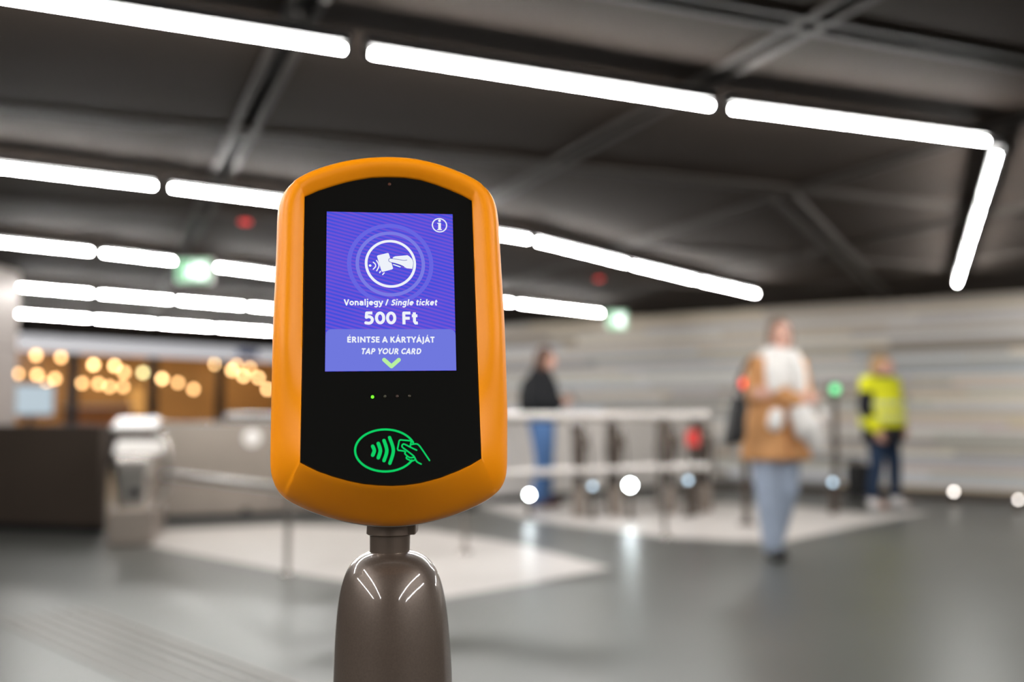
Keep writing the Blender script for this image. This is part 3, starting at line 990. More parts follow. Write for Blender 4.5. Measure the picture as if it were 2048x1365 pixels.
# signal posts with coloured lamps
def signal(px, py, yy, colr, label, st):
    p_ = on_y(px, py, yy)
    t = thing('signal_post', label, 'signal', (p_.x, yy, 0), 0, 'gate signal posts')
    MB().lathe([(0.08, 0.003), (0.08, 0.02), (0.04, 0.03)], (0, 0, 0), 20).build('foot', M['dark_taupe'], t, angle=40)
    MB().lathe([(0.032, 0.02), (0.032, p_.z - 0.06)], (0, 0, 0), 16).build('post', M['dark_taupe'], t, angle=40)
    MB().box((0, 0, p_.z), (0.115, 0.07, 0.15), bevel=0.012).build('lamp_case', M['black'], t)
    MB().lathe([(0.046, 0.0), (0.042, 0.012), (0.001, 0.022)], (0, -0.034, p_.z), 18, (0, -1, 0)).build('lamp_lens', emis('signal_lens_' + label.split()[0], colr, st), t, smooth=True)
    return t
sg = signal(1668, 779, 10.6, (0.20, 0.80, 0.34, 1), 'green lit signal lamp on a brown post beside the suitcase', 2.6)
signal(1489, 768, 9.3, (1.0, 0.10, 0.07, 1), 'red lit signal lamp on a brown post behind the tan coat', 3.2)
p_ = on_y(1651, 830, 10.55)
MB().box((p_.x - sg.location.x, -0.05, p_.z), (0.09, 0.012, 0.11), bevel=0.004).build('notice_plate', M['white'], sg)

# exit signs and red ceiling detectors
sign_green = emis('exit_green', rgb(150, 214, 168), 1.3)
sign_white = emis('exit_white', (0.90, 1.0, 0.94, 1), 2.6)
def exit_sign(px, py, yy, w, h, rz, label):
    c = on_y(px, py, yy)
    t = thing('exit_sign', label, 'sign', (c.x, yy, CEIL), rz, 'hanging exit signs')
    zc = c.z - CEIL
    MB().box((0, 0, zc), (w, 0.05, h), bevel=0.006).build('sign_box', M['white'], t)
    MB().box((0, -0.027, zc), (w - 0.02, 0.006, h - 0.02)).build('sign_face', sign_green, t)
    face = bpy.data.objects.new('pictogram', None)
    m_ = MB()
    # doorway, arrow and running figure as raised flat print
    m_.box((w * 0.22, -0.0315, zc), (w * 0.26, 0.003, h * 0.66))
    m_.box((-w * 0.10, -0.0315, zc - h * 0.02), (w * 0.20, 0.003, h * 0.14))
    m_.box((-w * 0.05, -0.0315, zc + h * 0.06), (w * 0.10, 0.003, h * 0.34), rot=Matrix.Rotation(math.radians(25), 3, 'Y'))
    m_.box((-w * 0.12, -0.0315, zc - h * 0.20), (w * 0.06, 0.003, h * 0.26), rot=Matrix.Rotation(math.radians(35), 3, 'Y'))
    m_.box((-w * 0.01, -0.0315, zc - h * 0.20), (w * 0.06, 0.003, h * 0.26), rot=Matrix.Rotation(math.radians(-25), 3, 'Y'))
    m_.lathe([(h * 0.07, 0), (h * 0.07, 0.003)], (-w * 0.01, -0.030, zc + h * 0.30), 14, (0, -1, 0))
    m_.build('pictogram', sign_white, t)
    for s_ in (-1, 1):
        MB().lathe([(0.006, zc + h / 2), (0.006, -0.001)], (s_ * w * 0.35, 0, 0), 8).build('hanger', M['tube_case'], t)
exit_sign(389, 543, 8.1, 0.30, 0.20, math.radians(-4), 'green lit exit sign hanging in the gap of the third light row')
exit_sign(1233, 641, 11.6, 0.24, 0.22, 0.1, 'pale green exit sign hanging near the striped wall')
red_lens = emis('detector_red', (1.0, 0.06, 0.05, 1), 1.2)
for px, py, lab in ((490, 441, 'red ceiling detector left of the ticket reader'), (1198, 556, 'red ceiling detector near the far exit sign')):
    c = on_z(px, py, CEIL - 0.03)
    t = thing('ceiling_detector', lab, 'detector', (c.x, c.y, CEIL), 0, 'red ceiling detectors')
    MB().lathe([(0.06, -0.001), (0.06, -0.02), (0.035, -0.035)], (0, 0, 0), 18).build('base', M['ceil_rail'], t, angle=40)
    MB().lathe([(0.04, -0.034), (0.04, -0.05), (0.001, -0.06)], (0, 0, 0), 18).build('lens', mat('red_lens', rgb(200, 18, 24), 0.3, emit=(1, 0.04, 0.05, 1), estr=0.7), t, smooth=True)

# ================================================================== SHOP FRONT
S0 = on_y(30, 820, 18.0).copy()
S0.z = 0
S1 = on_y(545, 820, 22.6).copy()
S1.z = 0
sd = (S1 - S0).normalized()
sn = Vector((-sd.y, sd.x, 0))
RZS = math.atan2(sd.y, sd.x)
shop = thing('shop_facade', 'glazed shop front with grey fascia and dark mullions under the lowest lights', 'shop', tuple(S0), RZS)
SL = (S1 - S0).length
TA, TB = -2.6, SL + 3.4
def s_at(px):
    r_ = ray(px, 780)
    t_ = (S0 - CAM).dot(sn) / r_.dot(sn)
    return (CAM + r_ * t_ - S0).dot(sd)
FB = 2.14
MB().box(((TA + TB) / 2, 0, (FB + CEIL) / 2), (TB - TA, 0.12, CEIL - FB - 0.01), bevel=0.004).build('fascia', M['fascia'], shop)
MB().box((s_at(490), -0.07, 2.30), (0.55, 0.03, 0.16)).build('fascia_sign', M['blue'], shop)
MB().box(((TA + TB) / 2, 0, 0.36), (TB - TA, 0.10, 0.72)).build('dado_panel', M['shop_frame'], shop)
mull = [TA, s_at(145), s_at(305), s_at(440), SL + 0.5, SL + 2.0, TB]
for x_ in mull:
    MB().box((x_, 0, (FB + 0.72) / 2), (0.17, 0.12, FB - 0.72), bevel=0.005).build('mullion', M['shop_frame'], shop)
gm = bpy.data.materials.new('shop_glass')
gm.use_nodes = True
nt = gm.node_tree
nt.nodes.clear()
tr = nt.nodes.new('ShaderNodeBsdfTransparent')
gl = nt.nodes.new('ShaderNodeBsdfGlossy')
gl.inputs['Roughness'].default_value = 0.2
mx_ = nt.nodes.new('ShaderNodeMixShader')
mx_.inputs[0].default_value = 0.02
nt.links.new(tr.outputs[0], mx_.inputs[1])
nt.links.new(gl.outputs[0], mx_.inputs[2])
ou = nt.nodes.new('ShaderNodeOutputMaterial')
nt.links.new(mx_.outputs[0], ou.inputs[0])
for a, b in zip(mull[:-1], mull[1:]):
    MB().box(((a + b) / 2, 0, (FB + 0.72) / 2), (b - a - 0.18, 0.012, FB - 0.72)).build('pane', gm, shop)
# the room behind the glass
DPT = 3.4
def s_world(x_, y_, z_):
    return S0 + sd * x_ + sn * y_ + Vector((0, 0, z_))
c = s_world((TA + TB) / 2, DPT, 1.22)
struct(MB().box(tuple(c), (TB - TA, 0.1, 2.42), RZS).build('wall_shop_back', M['shop_wall']), 'warm brown back wall inside the shop')
for k_, x_ in enumerate((TA, TB)):
    c = s_world(x_, DPT / 2 + 0.06, 1.22)
    struct(MB().box(tuple(c), (0.1, DPT - 0.1, 2.42), RZS).build('wall_shop_side_%d' % (k_ + 1), M['shop_wall']), 'warm brown side wall inside the shop')
# pendant bulbs
warm = emis('pendant_warm', (1.0, 0.58, 0.24, 1), 9.0)
warm_hi = emis('pendant_warm_bright', (1.0, 0.62, 0.27, 1), 14.0)
lime = emis('pendant_lime', (0.86, 0.78, 0.36, 1), 9.0)
bl_px = [(72, 711, 0), (122, 715, 0), (35, 748, 0), (74, 750, 0), (110, 758, 0), (93, 768, 0), (187, 730, 1), (229, 732, 1), (248, 745, 0), (286, 746, 2), (164, 767, 0), (197, 768, 0), (219, 774, 0), (246, 774, 0),
         (324, 758, 1), (356, 766, 0), (387, 779, 0), (431, 729, 1), (473, 731, 0), (464, 741, 1), (487, 753, 1), (517, 756, 1), (500, 737, 0), (535, 779, 1)]
order = sorted(range(len(bl_px)), key=lambda i_: bl_px[i_][0])
NUM = ['first', 'second', 'third', 'fourth', 'fifth', 'sixth', 'seventh', 'eighth', 'ninth', 'tenth', 'eleventh', 'twelfth', 'thirteenth', 'fourteenth', 'fifteenth', 'sixteenth', 'seventeenth', 'eighteenth', 'nineteenth', 'twentieth', 'twenty-first', 'twenty-second', 'twenty-third', 'twenty-fourth']
for rank, i_ in enumerate(order):
    px, py, kind = bl_px[i_]
    back = 0.5 + 2.2 * ((i_ * 0.377) % 1.0)
    r_ = ray(px, py)
    t_ = (S0 + sn * back - CAM).dot(sn) / r_.dot(sn)
    p_ = CAM + r_ * t_
    t = thing('pendant_lamp', '%s glowing pendant bulb from the left in the shop' % ('greenish yellow' if kind == 2 else NUM[rank]) if kind != 2 else 'greenish yellow glowing pendant bulb in the shop', 'pendant lamp', (p_.x, p_.y, CEIL), 0, 'pendant bulbs in the shop')
    zb = p_.z - CEIL
    MB().blob((0, 0, zb), (0.052, 0.052, 0.056), 12).build('bulb', (warm, warm_hi, lime)[kind], t, smooth=True)
    MB().lathe([(0.02, zb + 0.05), (0.02, zb + 0.11), (0.004, zb + 0.12), (0.004, -0.001)], (0, 0, 0), 8).build('cord', M['black'], t)
# unseen warm tubes added behind the fascia to brighten the shop
for k_ in range(1, 4):
    a, b = s_world(TA + 0.6 + 2.9 * k_, 0.9, ZT), s_world(TA + 2.1 + 2.9 * k_, 0.9, ZT)
    t = tube_light(a, b, 'added unseen warm tube light inside the shop above the %s window bay' % NUM[k_], 'added warm tubes inside the shop')
    for ch in t.children:
        if ch.name.startswith('diffuser'):
            ch.data.materials[0] = M['added_warm_tube']
# things in the shop
def s_hit(px, py, back):
    r_ = ray(px, py)
    t_ = (S0 + sn * back - CAM).dot(sn) / r_.dot(sn)
    return CAM + r_ * t_
p_ = s_hit(62, 800, 0.5)
t = thing('display_screen', 'bluish white lit display in the shop next to the column', 'screen', (p_.x, p_.y, 0), RZS)
MB().box((0, 0.03, p_.z), (0.92, 0.05, 0.62), bevel=0.01).build('frame', M['black'], t)
MB().box((0, 0.0, p_.z), (0.86, 0.012, 0.56)).build('panel', emis('display_panel', rgb(190, 205, 214), 1.0), t)
MB().box((0, 0.05, (p_.z - 0.3) / 2), (0.08, 0.05, p_.z - 0.3)).build('stand', M['black'], t)
MB().box((0, 0.05, 0.015), (0.5, 0.35, 0.03)).build('foot', M['black'], t)
p_ = s_hit(274, 803, 0.9)
t = thing('floor_lamp', 'floor lamp with a tall orange shade in the shop', 'lamp', (p_.x, p_.y, 0), RZS)
MB().lathe([(0.15, 0.0), (0.15, 0.02), (0.015, 0.03), (0.015, p_.z - 0.2)], (0, 0, 0), 18).build('stand', M['black'], t, angle=40)
MB().lathe([(0.15, p_.z - 0.27), (0.15, p_.z + 0.27), (0.14, p_.z + 0.28)], (0, 0, 0), 18).build('shade', emis('lamp_shade', rgb(232, 168, 92), 0.9), t, angle=40)
p_ = s_hit(212, 830, 0.9)
t = thing('shop_counter', 'brown shop counter left of the orange lamp', 'counter', (p_.x, p_.y, 0), RZS)
MB().box((0, 0.2, 0.55), (1.35, 0.5, 1.1)).build('front', mat('counter_wood', rgb(170, 104, 52), 0.5, 0, 0.15, 3), t)
MB().box((0, 0.2, 1.12), (1.45, 0.6, 0.04)).build('worktop', M['worktop'], t)

# ================================================================== PEOPLE
SKIN = mat('skin', rgb(226, 176, 156), 0.5, 0, 0.04, 20)
EYE = mat('eye_dark', rgb(40, 30, 26), 0.3)
LIP = mat('lips', rgb(178, 96, 92), 0.45)
def cloth(name, c, rough=0.85, var=0.08):
    return mat(name, rgb(*c), rough, 0, var, 14, 0.3, 160, spec=0.2)

def add_head(m, hx=0.0, hy=0.0, hz=0.0):
    """skull, jaw, nose, ears, brow and neck of a 1.70 m figure facing -Y"""
    o = Vector((hx, hy, hz))
    m.blob(o + Vector((0, 0.012, 1.605)), (0.074, 0.092, 0.095))
    m.blob(o + Vector((0, -0.022, 1.545)), (0.060, 0.066, 0.075))
    m.blob(o + Vector((0, -0.055, 1.500)), (0.032, 0.030, 0.024))
    m.capsule(o + Vector((0, -0.082, 1.592)), 0.009, o + Vector((0, -0.102, 1.556)), 0.0135, 10)
    m.capsule(o + Vector((-0.04, -0.066, 1.612)), 0.012, o + Vector((0.04, -0.066, 1.612)), 0.012, 8)
    m.capsule(o + Vector((-0.016, -0.083, 1.528)), 0.009, o + Vector((0.016, -0.083, 1.528)), 0.009, 8)
    for s_ in (-1, 1):
        m.blob(o + Vector((s_ * 0.075, 0.014, 1.575)), (0.012, 0.022, 0.034), 10)
        m.blob(o + Vector((s_ * 0.040, -0.058, 1.555)), (0.024, 0.022, 0.024), 10)
    m.capsule((hx * 0.5, 0.022 + hy * 0.5, 1.38), 0.060, o + Vector((0, 0.008, 1.53)), 0.052)
    return m
def face_parts(t, hx=0.0, hy=0.0, hz=0.0):
    for s_ in (-1, 1):
        MB().blob((hx + s_ * 0.030, hy - 0.083, hz + 1.587), (0.0125, 0.007, 0.007), 10).build('eye', EYE, t, smooth=True)
        MB().capsule((hx + s_ * 0.016, hy - 0.087, hz + 1.606), 0.0035, (hx + s_ * 0.046, hy - 0.079, hz + 1.606), 0.003, 8).build('eyebrow', EYE, t, smooth=True)
    MB().capsule((hx - 0.018, hy - 0.0895, hz + 1.527), 0.0048, (hx + 0.018, hy - 0.0895, hz + 1.527), 0.0048, 8).build('mouth', LIP, t, smooth=True)
def add_hand(m, w, d_, n_, curl=0.5, thumb=1, sp=0.0):
    """palm, four fingers of unequal length and a thumb; w wrist, d_ direction, n_ side the palm faces"""
    w, d_, n_ = Vector(w), Vector(d_).normalized(), Vector(n_).normalized()
    s_ = d_.cross(n_).normalized() * thumb
    R3 = Matrix((s_, n_, d_)).transposed()
    m.capsule(w - d_ * 0.02, 0.026, w + d_ * 0.02, 0.025, 10)
    m.blob(w + d_ * 0.05, (0.040, 0.016, 0.052), 14, R3)
    for k_, (off, ln) in enumerate(((0.030, 0.070), (0.010, 0.080), (-0.011, 0.075), (-0.030, 0.058))):
        p0 = w + d_ * 0.088 + s_ * off
        a = curl * 0.9
        d1 = (d_ * math.cos(a) + n_ * math.sin(a))
        p1 = p0 + d1 * ln * 0.5
        a2 = curl * 2.0
        p2 = p1 + (d_ * math.cos(a2) + n_ * math.sin(a2)) * ln * 0.5
        m.capsule(p0 - d_ * 0.02, 0.0095, p1, 0.0090, 8)
        m.capsule(p1, 0.0090, p2, 0.0075, 8)
    p0 = w + d_ * 0.030 + s_ * 0.030
    p1 = p0 + (d_ * 0.6 + s_ * 0.7 + n_ * 0.35).normalized() * 0.042
    p2 = p1 + (d_ * 0.85 + s_ * 0.15 + n_ * 0.5).normalized() * 0.032
    m.capsule(p0, 0.0125, p1, 0.0105, 8)
    m.capsule(p1, 0.0105, p2, 0.0085, 8)
def limb(m, pts, rs, seg=14):
    for (a, ra), (b, rb) in zip(zip(pts[:-1], rs[:-1]), zip(pts[1:], rs[1:])):
        m.capsule(a, ra, b, rb, seg)
def shoe(m, ankle, toe_dir, ln=0.25, w=0.045):
    a = Vector(ankle)
    td = Vector(toe_dir).normalized()
    heel = Vector((a.x, a.y, 0)) - td * 0.06
    toe = heel + td * ln
    R3 = Matrix((Vector((-td.y, td.x, 0)), td, Vector((0, 0, 1)))).transposed()
    m.blob(heel + td * 0.05 + Vector((0, 0, 0.045)), (w * 0.82, 0.065, 0.045), 12, R3)
    m.blob(heel + td * 0.165 + Vector((0, 0, 0.038)), (w, 0.085, 0.038), 12, R3)
    m.capsule((a.x, a.y, 0.06), 0.045, (a.x, a.y, 0.12), 0.046, 12)
    m.box(tuple(heel + td * 0.11 + Vector((0, 0, 0.012))), (w * 1.7, 0.24, 0.022), rot=R3)
def torso_rings(m, scale=1.0, add=0.0, z0=0.84, z1=1.43):
    prof_ = [(0.84, 0.150, 0.105, 0.010), (0.92, 0.172, 0.118, 0.010), (1.00, 0.155, 0.105, 0.000), (1.08, 0.138, 0.098, 0.0), (1.18, 0.152, 0.108, 0.0), (1.28, 0.168, 0.115, 0.005), (1.35, 0.172, 0.105, 0.012), (1.40, 0.150, 0.085, 0.018), (1.43, 0.085, 0.068, 0.02)]
    m.rings([(0, y_, z_, rx * scale + add, ry * scale + add) for z_, rx, ry, y_ in prof_ if z0 - 1e-6 <= z_ <= z1 + 1e-6], 24)

# ---------------- person in the tan coat
fp = on_z(1557, 1116, 0)
A_ = thing('person', 'person in a tan coat, white scarf and light jeans walking with folded arms', 'person', (fp.x, fp.y, 0), math.radians(4))
SA = 1.72 / 1.70
A_.scale = (SA, SA, SA)
hxA = 0.035
legs = [[(-0.085, 0.02, 0.88), (-0.080, -0.03, 0.48), (-0.060, -0.06, 0.09)], [(0.085, 0.02, 0.88), (0.060, 0.00, 0.48), (0.000, 0.10, 0.09)]]
armsA = [[(-0.140, 0.015, 1.370), (-0.165, -0.03, 1.13), (0.09, -0.225, 1.115)], [(0.175, 0.015, 1.370), (0.200, -0.03, 1.14), (-0.065, -0.195, 1.165)]]
m = MB()
add_head(m, hxA, -0.01, 0.0)
torso_rings(m)
for l in legs:
    limb(m, l, (0.078, 0.050, 0.034))
    m.capsule((l[2][0], l[2][1], 0.05), 0.034, (l[2][0], l[2][1] - 0.12, 0.03), 0.026)
for a in armsA:
    limb(m, a, (0.050, 0.038, 0.027))
add_hand(m, armsA[0][2], (1.0, -0.10, 0.1), (0, 1, 0), 0.35, 1)
add_hand(m, armsA[1][2], (-1.0, 0.05, 0.0), (0, 1, 0), 0.35, -1)
body = m.build('body', SKIN, A_, remesh=0.008, smoothing=2)
face_parts(A_, hxA, -0.01)
m = MB()
for l in legs:
    limb(m, [l[0], l[1], (l[2][0], l[2][1], 0.10)], (0.112, 0.090, 0.074))
m.rings([(0, 0.01, 0.80, 0.175, 0.13), (0, 0.01, 0.92, 0.185, 0.132), (0, 0.005, 1.0, 0.165, 0.118)])
m.build('jeans', cloth('light_jeans', (168, 180, 200)), A_, remesh=0.013, smoothing=3)
for l, td in zip(legs, ((-0.1, -1, 0), (0.1, -1, 0))):
    m = MB()
    shoe(m, l[2], td)
    m.build('shoe', M['black'], A_, remesh=0.008, smoothing=1)
tan = cloth('tan_wool', (216, 160, 108))
m = MB()
m.rings([(0.0, 0.01, 0.69, 0.258, 0.185), (0.0, 0.01, 0.78, 0.246, 0.175), (0.0, 0.01, 0.92, 0.225, 0.160), (0.005, 0.0, 1.06, 0.200, 0.145), (0.012, 0.0, 1.20, 0.188, 0.142), (0.018, 0.005, 1.32, 0.180, 0.132), (0.02, 0.012, 1.40, 0.145, 0.105), (0.02, 0.015, 1.445, 0.095, 0.085)])
for a in armsA:
    d_ = (Vector(a[2]) - Vector(a[1])).normalized()
    limb(m, [a[0], a[1], Vector(a[2]) - d_ * 0.02], (0.068, 0.060, 0.052))
coat = m.build('coat', tan, A_, remesh=0.014, smoothing=3)
m = MB()
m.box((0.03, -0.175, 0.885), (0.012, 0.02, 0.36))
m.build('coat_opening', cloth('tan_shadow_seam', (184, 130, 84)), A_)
scarf = cloth('white_scarf', (240, 236, 232))
m = MB()
for k_ in range(15):
    a = 2 * math.pi * k_ / 14
    if k_:
        m.capsule(prev, 0.046, (hxA * 0.7 + 0.085 * math.cos(a), -0.005 + 0.085 * math.sin(a), 1.445 + 0.012 * math.sin(a * 2)), 0.046, 10)
    prev = (hxA * 0.7 + 0.085 * math.cos(a), -0.005 + 0.085 * math.sin(a), 1.445 + 0.012 * math.sin(a * 2))
for pts, rs in (([(-0.05, -0.105, 1.43), (-0.065, -0.160, 1.32), (-0.065, -0.175, 1.20)], (0.055, 0.062, 0.060)), ([(0.09, -0.10, 1.43), (0.10, -0.155, 1.32), (0.105, -0.170, 1.20)], (0.055, 0.064, 0.062)), ([(0.02, -0.12, 1.40), (0.02, -0.165, 1.25)], (0.05, 0.05)),
                ([(-0.06, -0.185, 1.01), (-0.075, -0.20, 0.95)], (0.052, 0.056)), ([(0.11, -0.19, 1.05), (0.155, -0.20, 0.93), (0.215, -0.19, 0.80)], (0.066, 0.090, 0.052)), ([(0.08, -0.19, 1.03), (0.12, -0.20, 0.90)], (0.05, 0.06))):
    limb(m, pts, rs, 10)
m.build('scarf', scarf, A_, remesh=0.012, smoothing=3)
hairA = cloth('ash_brown_hair', (118, 100, 88), 0.7)
m = MB()
m.blob((hxA, 0.020, 1.628), (0.086, 0.096, 0.092))
m.blob((hxA, 0.060, 1.56), (0.080, 0.062, 0.11))
for s_ in (-1, 1):
    m.capsule((hxA + s_ * 0.072, -0.01, 1.64), 0.024, (hxA + s_ * 0.082, 0.0, 1.46), 0.026, 10)
hair = m.build('hair', hairA, A_, remesh=0.010, smoothing=2)

# handbag hanging from the bent arm
hb = on_y(1476, 838, fp.y - 0.10)
t = thing('handbag', 'black handbag hanging at the side of the tan coat', 'bag', (hb.x, hb.y, 0), math.radians(4))
mm = MB()
mm.ringloft([[Vector((-0.105 + 0.02, -0.05, 0.80)), Vector((0.02, -0.05, 0.83)), Vector((0.02, 0.04, 0.83)), Vector((-0.085, 0.06, 0.80))],
             [Vector((-0.09, -0.06, 0.86)), Vector((0.035, -0.06, 0.88)), Vector((0.035, 0.04, 0.88)), Vector((-0.09, 0.07, 0.86))],
             [Vector((-0.045, -0.04, 1.14)), Vector((0.05, -0.04, 1.16)), Vector((0.05, 0.04, 1.16)), Vector((-0.045, 0.05, 1.14))]])
mm.build('bag_body', mat('black_leather', rgb(26, 25, 26), 0.5), t)
mm = MB()
mm.tube([(-0.02, 0.0, 1.14), (0.01, 0.01, 1.26), (0.055, 0.03, 1.36), (0.10, 0.045, 1.425), (0.10, 0.09, 1.30), (0.06, 0.05, 1.15)], 0.012, 8)
mm.build('strap', cloth('brown_strap', (84, 60, 44)), t, smooth=True)

# ---------------- person in black looking at a phone
fp = on_z(1086, 1013, 0)
B_ = thing('person', 'person with long brown hair in a black jacket and blue jeans looking at a phone', 'person', (fp.x, fp.y, 0), math.radians(72))
B_.scale = (1.04, 1.04, 1.04)
legs = [[(-0.085, 0.01, 0.88), (-0.085, -0.03, 0.48), (-0.09, 0.03, 0.09)], [(0.085, 0.01, 0.88), (0.085, -0.01, 0.48), (0.09, 0.0, 0.09)]]
arms = [[(-0.185, 0.02, 1.375), (-0.235, 0.03, 1.10), (-0.07, -0.22, 1.10)], [(0.185, 0.02, 1.375), (0.235, 0.03, 1.10), (0.05, -0.22, 1.10)]]
hy, hz = -0.045, -0.02
m = MB()
add_head(m, 0, hy, hz)
torso_rings(m)
for l in legs:
    limb(m, l, (0.080, 0.052, 0.036))
    m.capsule((l[2][0], l[2][1], 0.05), 0.034, (l[2][0], l[2][1] - 0.12, 0.03), 0.026)
for a in arms:
    limb(m, a, (0.050, 0.038, 0.027))
add_hand(m, arms[0][2], (0.45, -0.85, 0.25), (0.75, 0.45, 0.3), 0.8, -1)
add_hand(m, arms[1][2], (-0.45, -0.85, 0.25), (-0.75, 0.45, 0.3), 0.8, 1)
m.build('body', SKIN, B_, remesh=0.008, smoothing=2)
face_parts(B_, 0, hy, hz)
m = MB()
for l in legs:
    limb(m, [l[0], l[1], (l[2][0], l[2][1], 0.085)], (0.120, 0.088, 0.074))
m.rings([(0, 0.01, 0.80, 0.178, 0.135), (0, 0.012, 0.92, 0.186, 0.138), (0, 0.005, 1.0, 0.165, 0.12)])
m.build('jeans', cloth('blue_jeans', (88, 122, 172)), B_, remesh=0.013, smoothing=3)
for l in legs:
    m = MB()
    shoe(m, l[2], (0, -1, 0))
    m.build('shoe', cloth('brown_shoe', (96, 66, 60)), B_, remesh=0.008, smoothing=1)
m = MB()
m.rings([(0, 0.02, 0.90, 0.215, 0.195), (0, 0.03, 0.98, 0.225, 0.215), (0, 0.04, 1.10, 0.228, 0.225), (0, 0.04, 1.22, 0.222, 0.215), (0, 0.04, 1.33, 0.21, 0.18), (0, 0.02, 1.40, 0.165, 0.115), (0, 0.01, 1.46, 0.085, 0.085)])
for a in arms:
    d_ = (Vector(a[2]) - Vector(a[1])).normalized()
    limb(m, [a[0], a[1], Vector(a[2]) - d_ * 0.02], (0.085, 0.072, 0.055))
m.build('jacket', cloth('black_jacket', (30, 31, 34), 0.7), B_, remesh=0.014, smoothing=3)
hairB = cloth('brown_hair', (92, 68, 56), 0.6)
m = MB()
m.blob((0, hy + 0.028, 1.625 + hz), (0.088, 0.102, 0.092))
m.blob((0, hy + 0.075, 1.54 + hz), (0.084, 0.065, 0.14))
m.blob((0, hy + 0.125, 1.40 + hz), (0.080, 0.050, 0.12))
for s_ in (-1, 1):
    m.capsule((s_ * 0.074, hy + 0.0, 1.63 + hz), 0.026, (s_ * 0.085, hy + 0.03, 1.38 + hz), 0.028, 10)
m.build('hair', hairB, B_, remesh=0.010, smoothing=2)
ph = B_.matrix_basis @ Vector((-0.01, -0.335, 1.165))
t = thing('phone', 'dark phone held by the person in the black jacket', 'phone', tuple(ph), math.radians(72))
rx = Matrix.Rotation(math.radians(-35), 3, 'X')
MB().box((0, 0, 0), (0.072, 0.009, 0.15), rot=rx, bevel=0.003).build('case', M['black'], t)
MB().box((0, 0.0045, 0.003), (0.064, 0.002, 0.138), rot=rx).build('display', mat('phone_glass', rgb(40, 44, 52), 0.1), t)

# ---------------- person in the yellow vest
fp = on_z(1771, 1014, 0)
C_ = thing('person', 'person in a yellow safety vest and white shoes standing beside a suitcase', 'person', (fp.x, fp.y, 0), math.radians(38))
legs = [[(-0.090, 0.01, 0.86), (-0.140, -0.01, 0.47), (-0.180, 0.02, 0.11)], [(0.090, 0.01, 0.86), (0.130, -0.02, 0.47), (0.165, 0.0, 0.11)]]
arms = [[(-0.190, 0.02, 1.365), (-0.255, 0.03, 1.09), (-0.225, -0.07, 0.85)], [(0.190, 0.02, 1.365), (0.262, 0.04, 1.10), (0.215, -0.06, 0.88)]]
hz = -0.03
SC = 1.66 / 1.67
C_.scale = (SC * 1.2, SC * 1.2, SC)
m = MB()
add_head(m, 0, -0.015, hz)
torso_rings(m)
for l in legs:
    limb(m, l, (0.080, 0.052, 0.036))
    m.capsule((l[2][0], l[2][1], 0.05), 0.034, (l[2][0], l[2][1] - 0.12, 0.03), 0.026)
for a in arms:
    limb(m, a, (0.050, 0.038, 0.027))
add_hand(m, arms[0][2], (0.1, -0.25, -1), (1, 0, 0), 0.45, 1)
add_hand(m, arms[1][2], (-0.1, -0.25, -1), (-1, 0, 0), 0.45, -1)
m.build('body', SKIN, C_, remesh=0.008, smoothing=2)
face_parts(C_, 0, -0.015, hz)
m = MB()
for l in legs:
    limb(m, [l[0], l[1], (l[2][0], l[2][1], 0.12)], (0.098, 0.066, 0.052))
m.rings([(0, 0.01, 0.80, 0.180, 0.132), (0, 0.012, 0.92, 0.186, 0.138), (0, 0.005, 1.0, 0.165, 0.12)])
m.build('trousers', cloth('dark_blue_trousers', (44, 60, 84)), C_, remesh=0.013, smoothing=3)
for l, td in zip(legs, ((-0.72, -0.69, 0), (-0.50, -0.87, 0))):
    m = MB()
    shoe(m, l[2], td, 0.28, 0.048)
    m.build('shoe', cloth('white_shoe', (238, 234, 232), 0.6), C_, remesh=0.008, smoothing=1)
m = MB()
m.rings([(0, 0.01, 0.70, 0.222, 0.168), (0, 0.01, 0.84, 0.215, 0.165), (0, 0.01, 1.00, 0.19, 0.15), (0, 0.015, 1.22, 0.19, 0.145), (0, 0.02, 1.33, 0.19, 0.13), (0, 0.02, 1.40, 0.155, 0.105), (0, 0.01, 1.45, 0.085, 0.085)])
for a in arms:
    d_ = (Vector(a[2]) - Vector(a[1])).normalized()
    limb(m, [a[0], a[1], Vector(a[2]) - d_ * 0.02], (0.074, 0.064, 0.052))
m.build('jacket', cloth('charcoal_jacket', (38, 38, 44), 0.8), C_, remesh=0.014, smoothing=3)
vest_m = cloth('yellow_vest', (236, 236, 40), 0.6, 0.04)
m = MB()
m.rings([(0, 0.01, 0.88, 0.236, 0.196), (0, 0.01, 0.98, 0.238, 0.198), (0, 0.01, 1.10, 0.226, 0.188), (0, 0.015, 1.22, 0.220, 0.176), (0, 0.02, 1.33, 0.218, 0.156), (0, 0.02, 1.39, 0.200, 0.125), (0, 0.02, 1.425, 0.135, 0.10)])
for a in arms:
    d_ = (Vector(a[1]) - Vector(a[0])).normalized()
    limb(m, [a[0], Vector(a[0]) + d_ * 0.07], (0.088, 0.084))
vest = m.build('vest', vest_m, C_, remesh=0.014, smoothing=2)
strip_m = mat('reflective_strip', rgb(214, 220, 190), 0.35, 0.2)
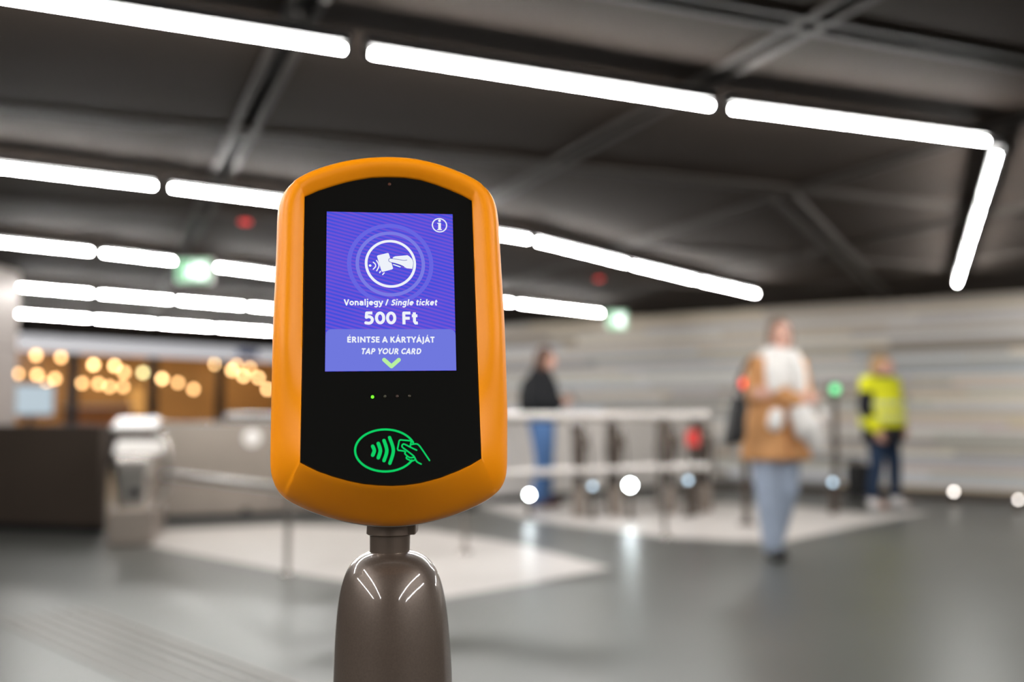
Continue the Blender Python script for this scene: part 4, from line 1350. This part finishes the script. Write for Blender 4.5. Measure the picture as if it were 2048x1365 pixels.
for zz, rx_, ry_ in ((0.985, 0.242, 0.202), (1.13, 0.229, 0.190)):
    ro, ri = [], []
    for k_ in range(40):
        a = 2 * math.pi * k_ / 40
        ro.append((rx_ * math.cos(a), 0.01 + ry_ * math.sin(a)))
    mm = MB()
    mm.ringloft([[Vector((x_, y_, zz - 0.022)) for x_, y_ in ro], [Vector((x_, y_, zz + 0.022)) for x_, y_ in ro]], cap=False)
    so_ = mm.build('reflective_strip', strip_m, vest, smooth=True)
for a, sgn in zip(arms, (-1, 1)):
    d_ = (Vector(a[2]) - Vector(a[1])).normalized()
    if sgn < 0:
        mm = MB()
        mm.capsule(Vector(a[2]) - d_ * 0.11, 0.066, Vector(a[2]) - d_ * 0.02, 0.062)
        mm.build('sleeve_cuff', vest_m, C_, remesh=0.012, smoothing=1)
hairC = cloth('blond_hair', (186, 152, 110), 0.6)
m = MB()
m.blob((0, 0.014, 1.628 + hz), (0.086, 0.100, 0.090))
m.blob((0, 0.062, 1.56 + hz), (0.082, 0.056, 0.10))
for s_ in (-1, 1):
    m.capsule((s_ * 0.074, 0.01, 1.63 + hz), 0.022, (s_ * 0.082, 0.03, 1.48 + hz), 0.024, 10)
m.build('hair', hairC, C_, remesh=0.010, smoothing=2)
m = MB()
for k_ in range(15):
    a = 2 * math.pi * k_ / 14
    cur = (0.068 * math.cos(a), 0.005 + 0.072 * math.sin(a), 1.435)
    if k_:
        m.capsule(prev, 0.026, cur, 0.026, 10)
    prev = cur
m.build('collar', cloth('navy_collar', (60, 72, 104)), C_, remesh=0.010, smoothing=2)

# suitcase
sp_ = on_z(1717, 1000, 0)
t = thing('suitcase', 'small black suitcase standing beside the person in the yellow vest', 'suitcase', (sp_.x, sp_.y, 0), math.radians(20))
blk = mat('suitcase_shell', rgb(30, 30, 31), 0.55)
MB().box((0, 0, 0.235), (0.16, 0.26, 0.37), bevel=0.03).build('shell', blk, t)
for sx in (-1, 1):
    for sy in (-1, 1):
        MB().lathe([(0.024, -0.012), (0.024, 0.012)], (sx * 0.055, sy * 0.10, 0.026), 14, (1, 0, 0)).build('wheel', M['black'], t, angle=40)
MB().tube([(0, -0.06, 0.41), (0, -0.06, 0.455), (0, 0.06, 0.455), (0, 0.06, 0.41)], 0.009, 8).build('handle', M['black'], t)
MB().box((0.081, 0, 0.235), (0.004, 0.02, 0.35)).build('zip', M['tube_case'], t)
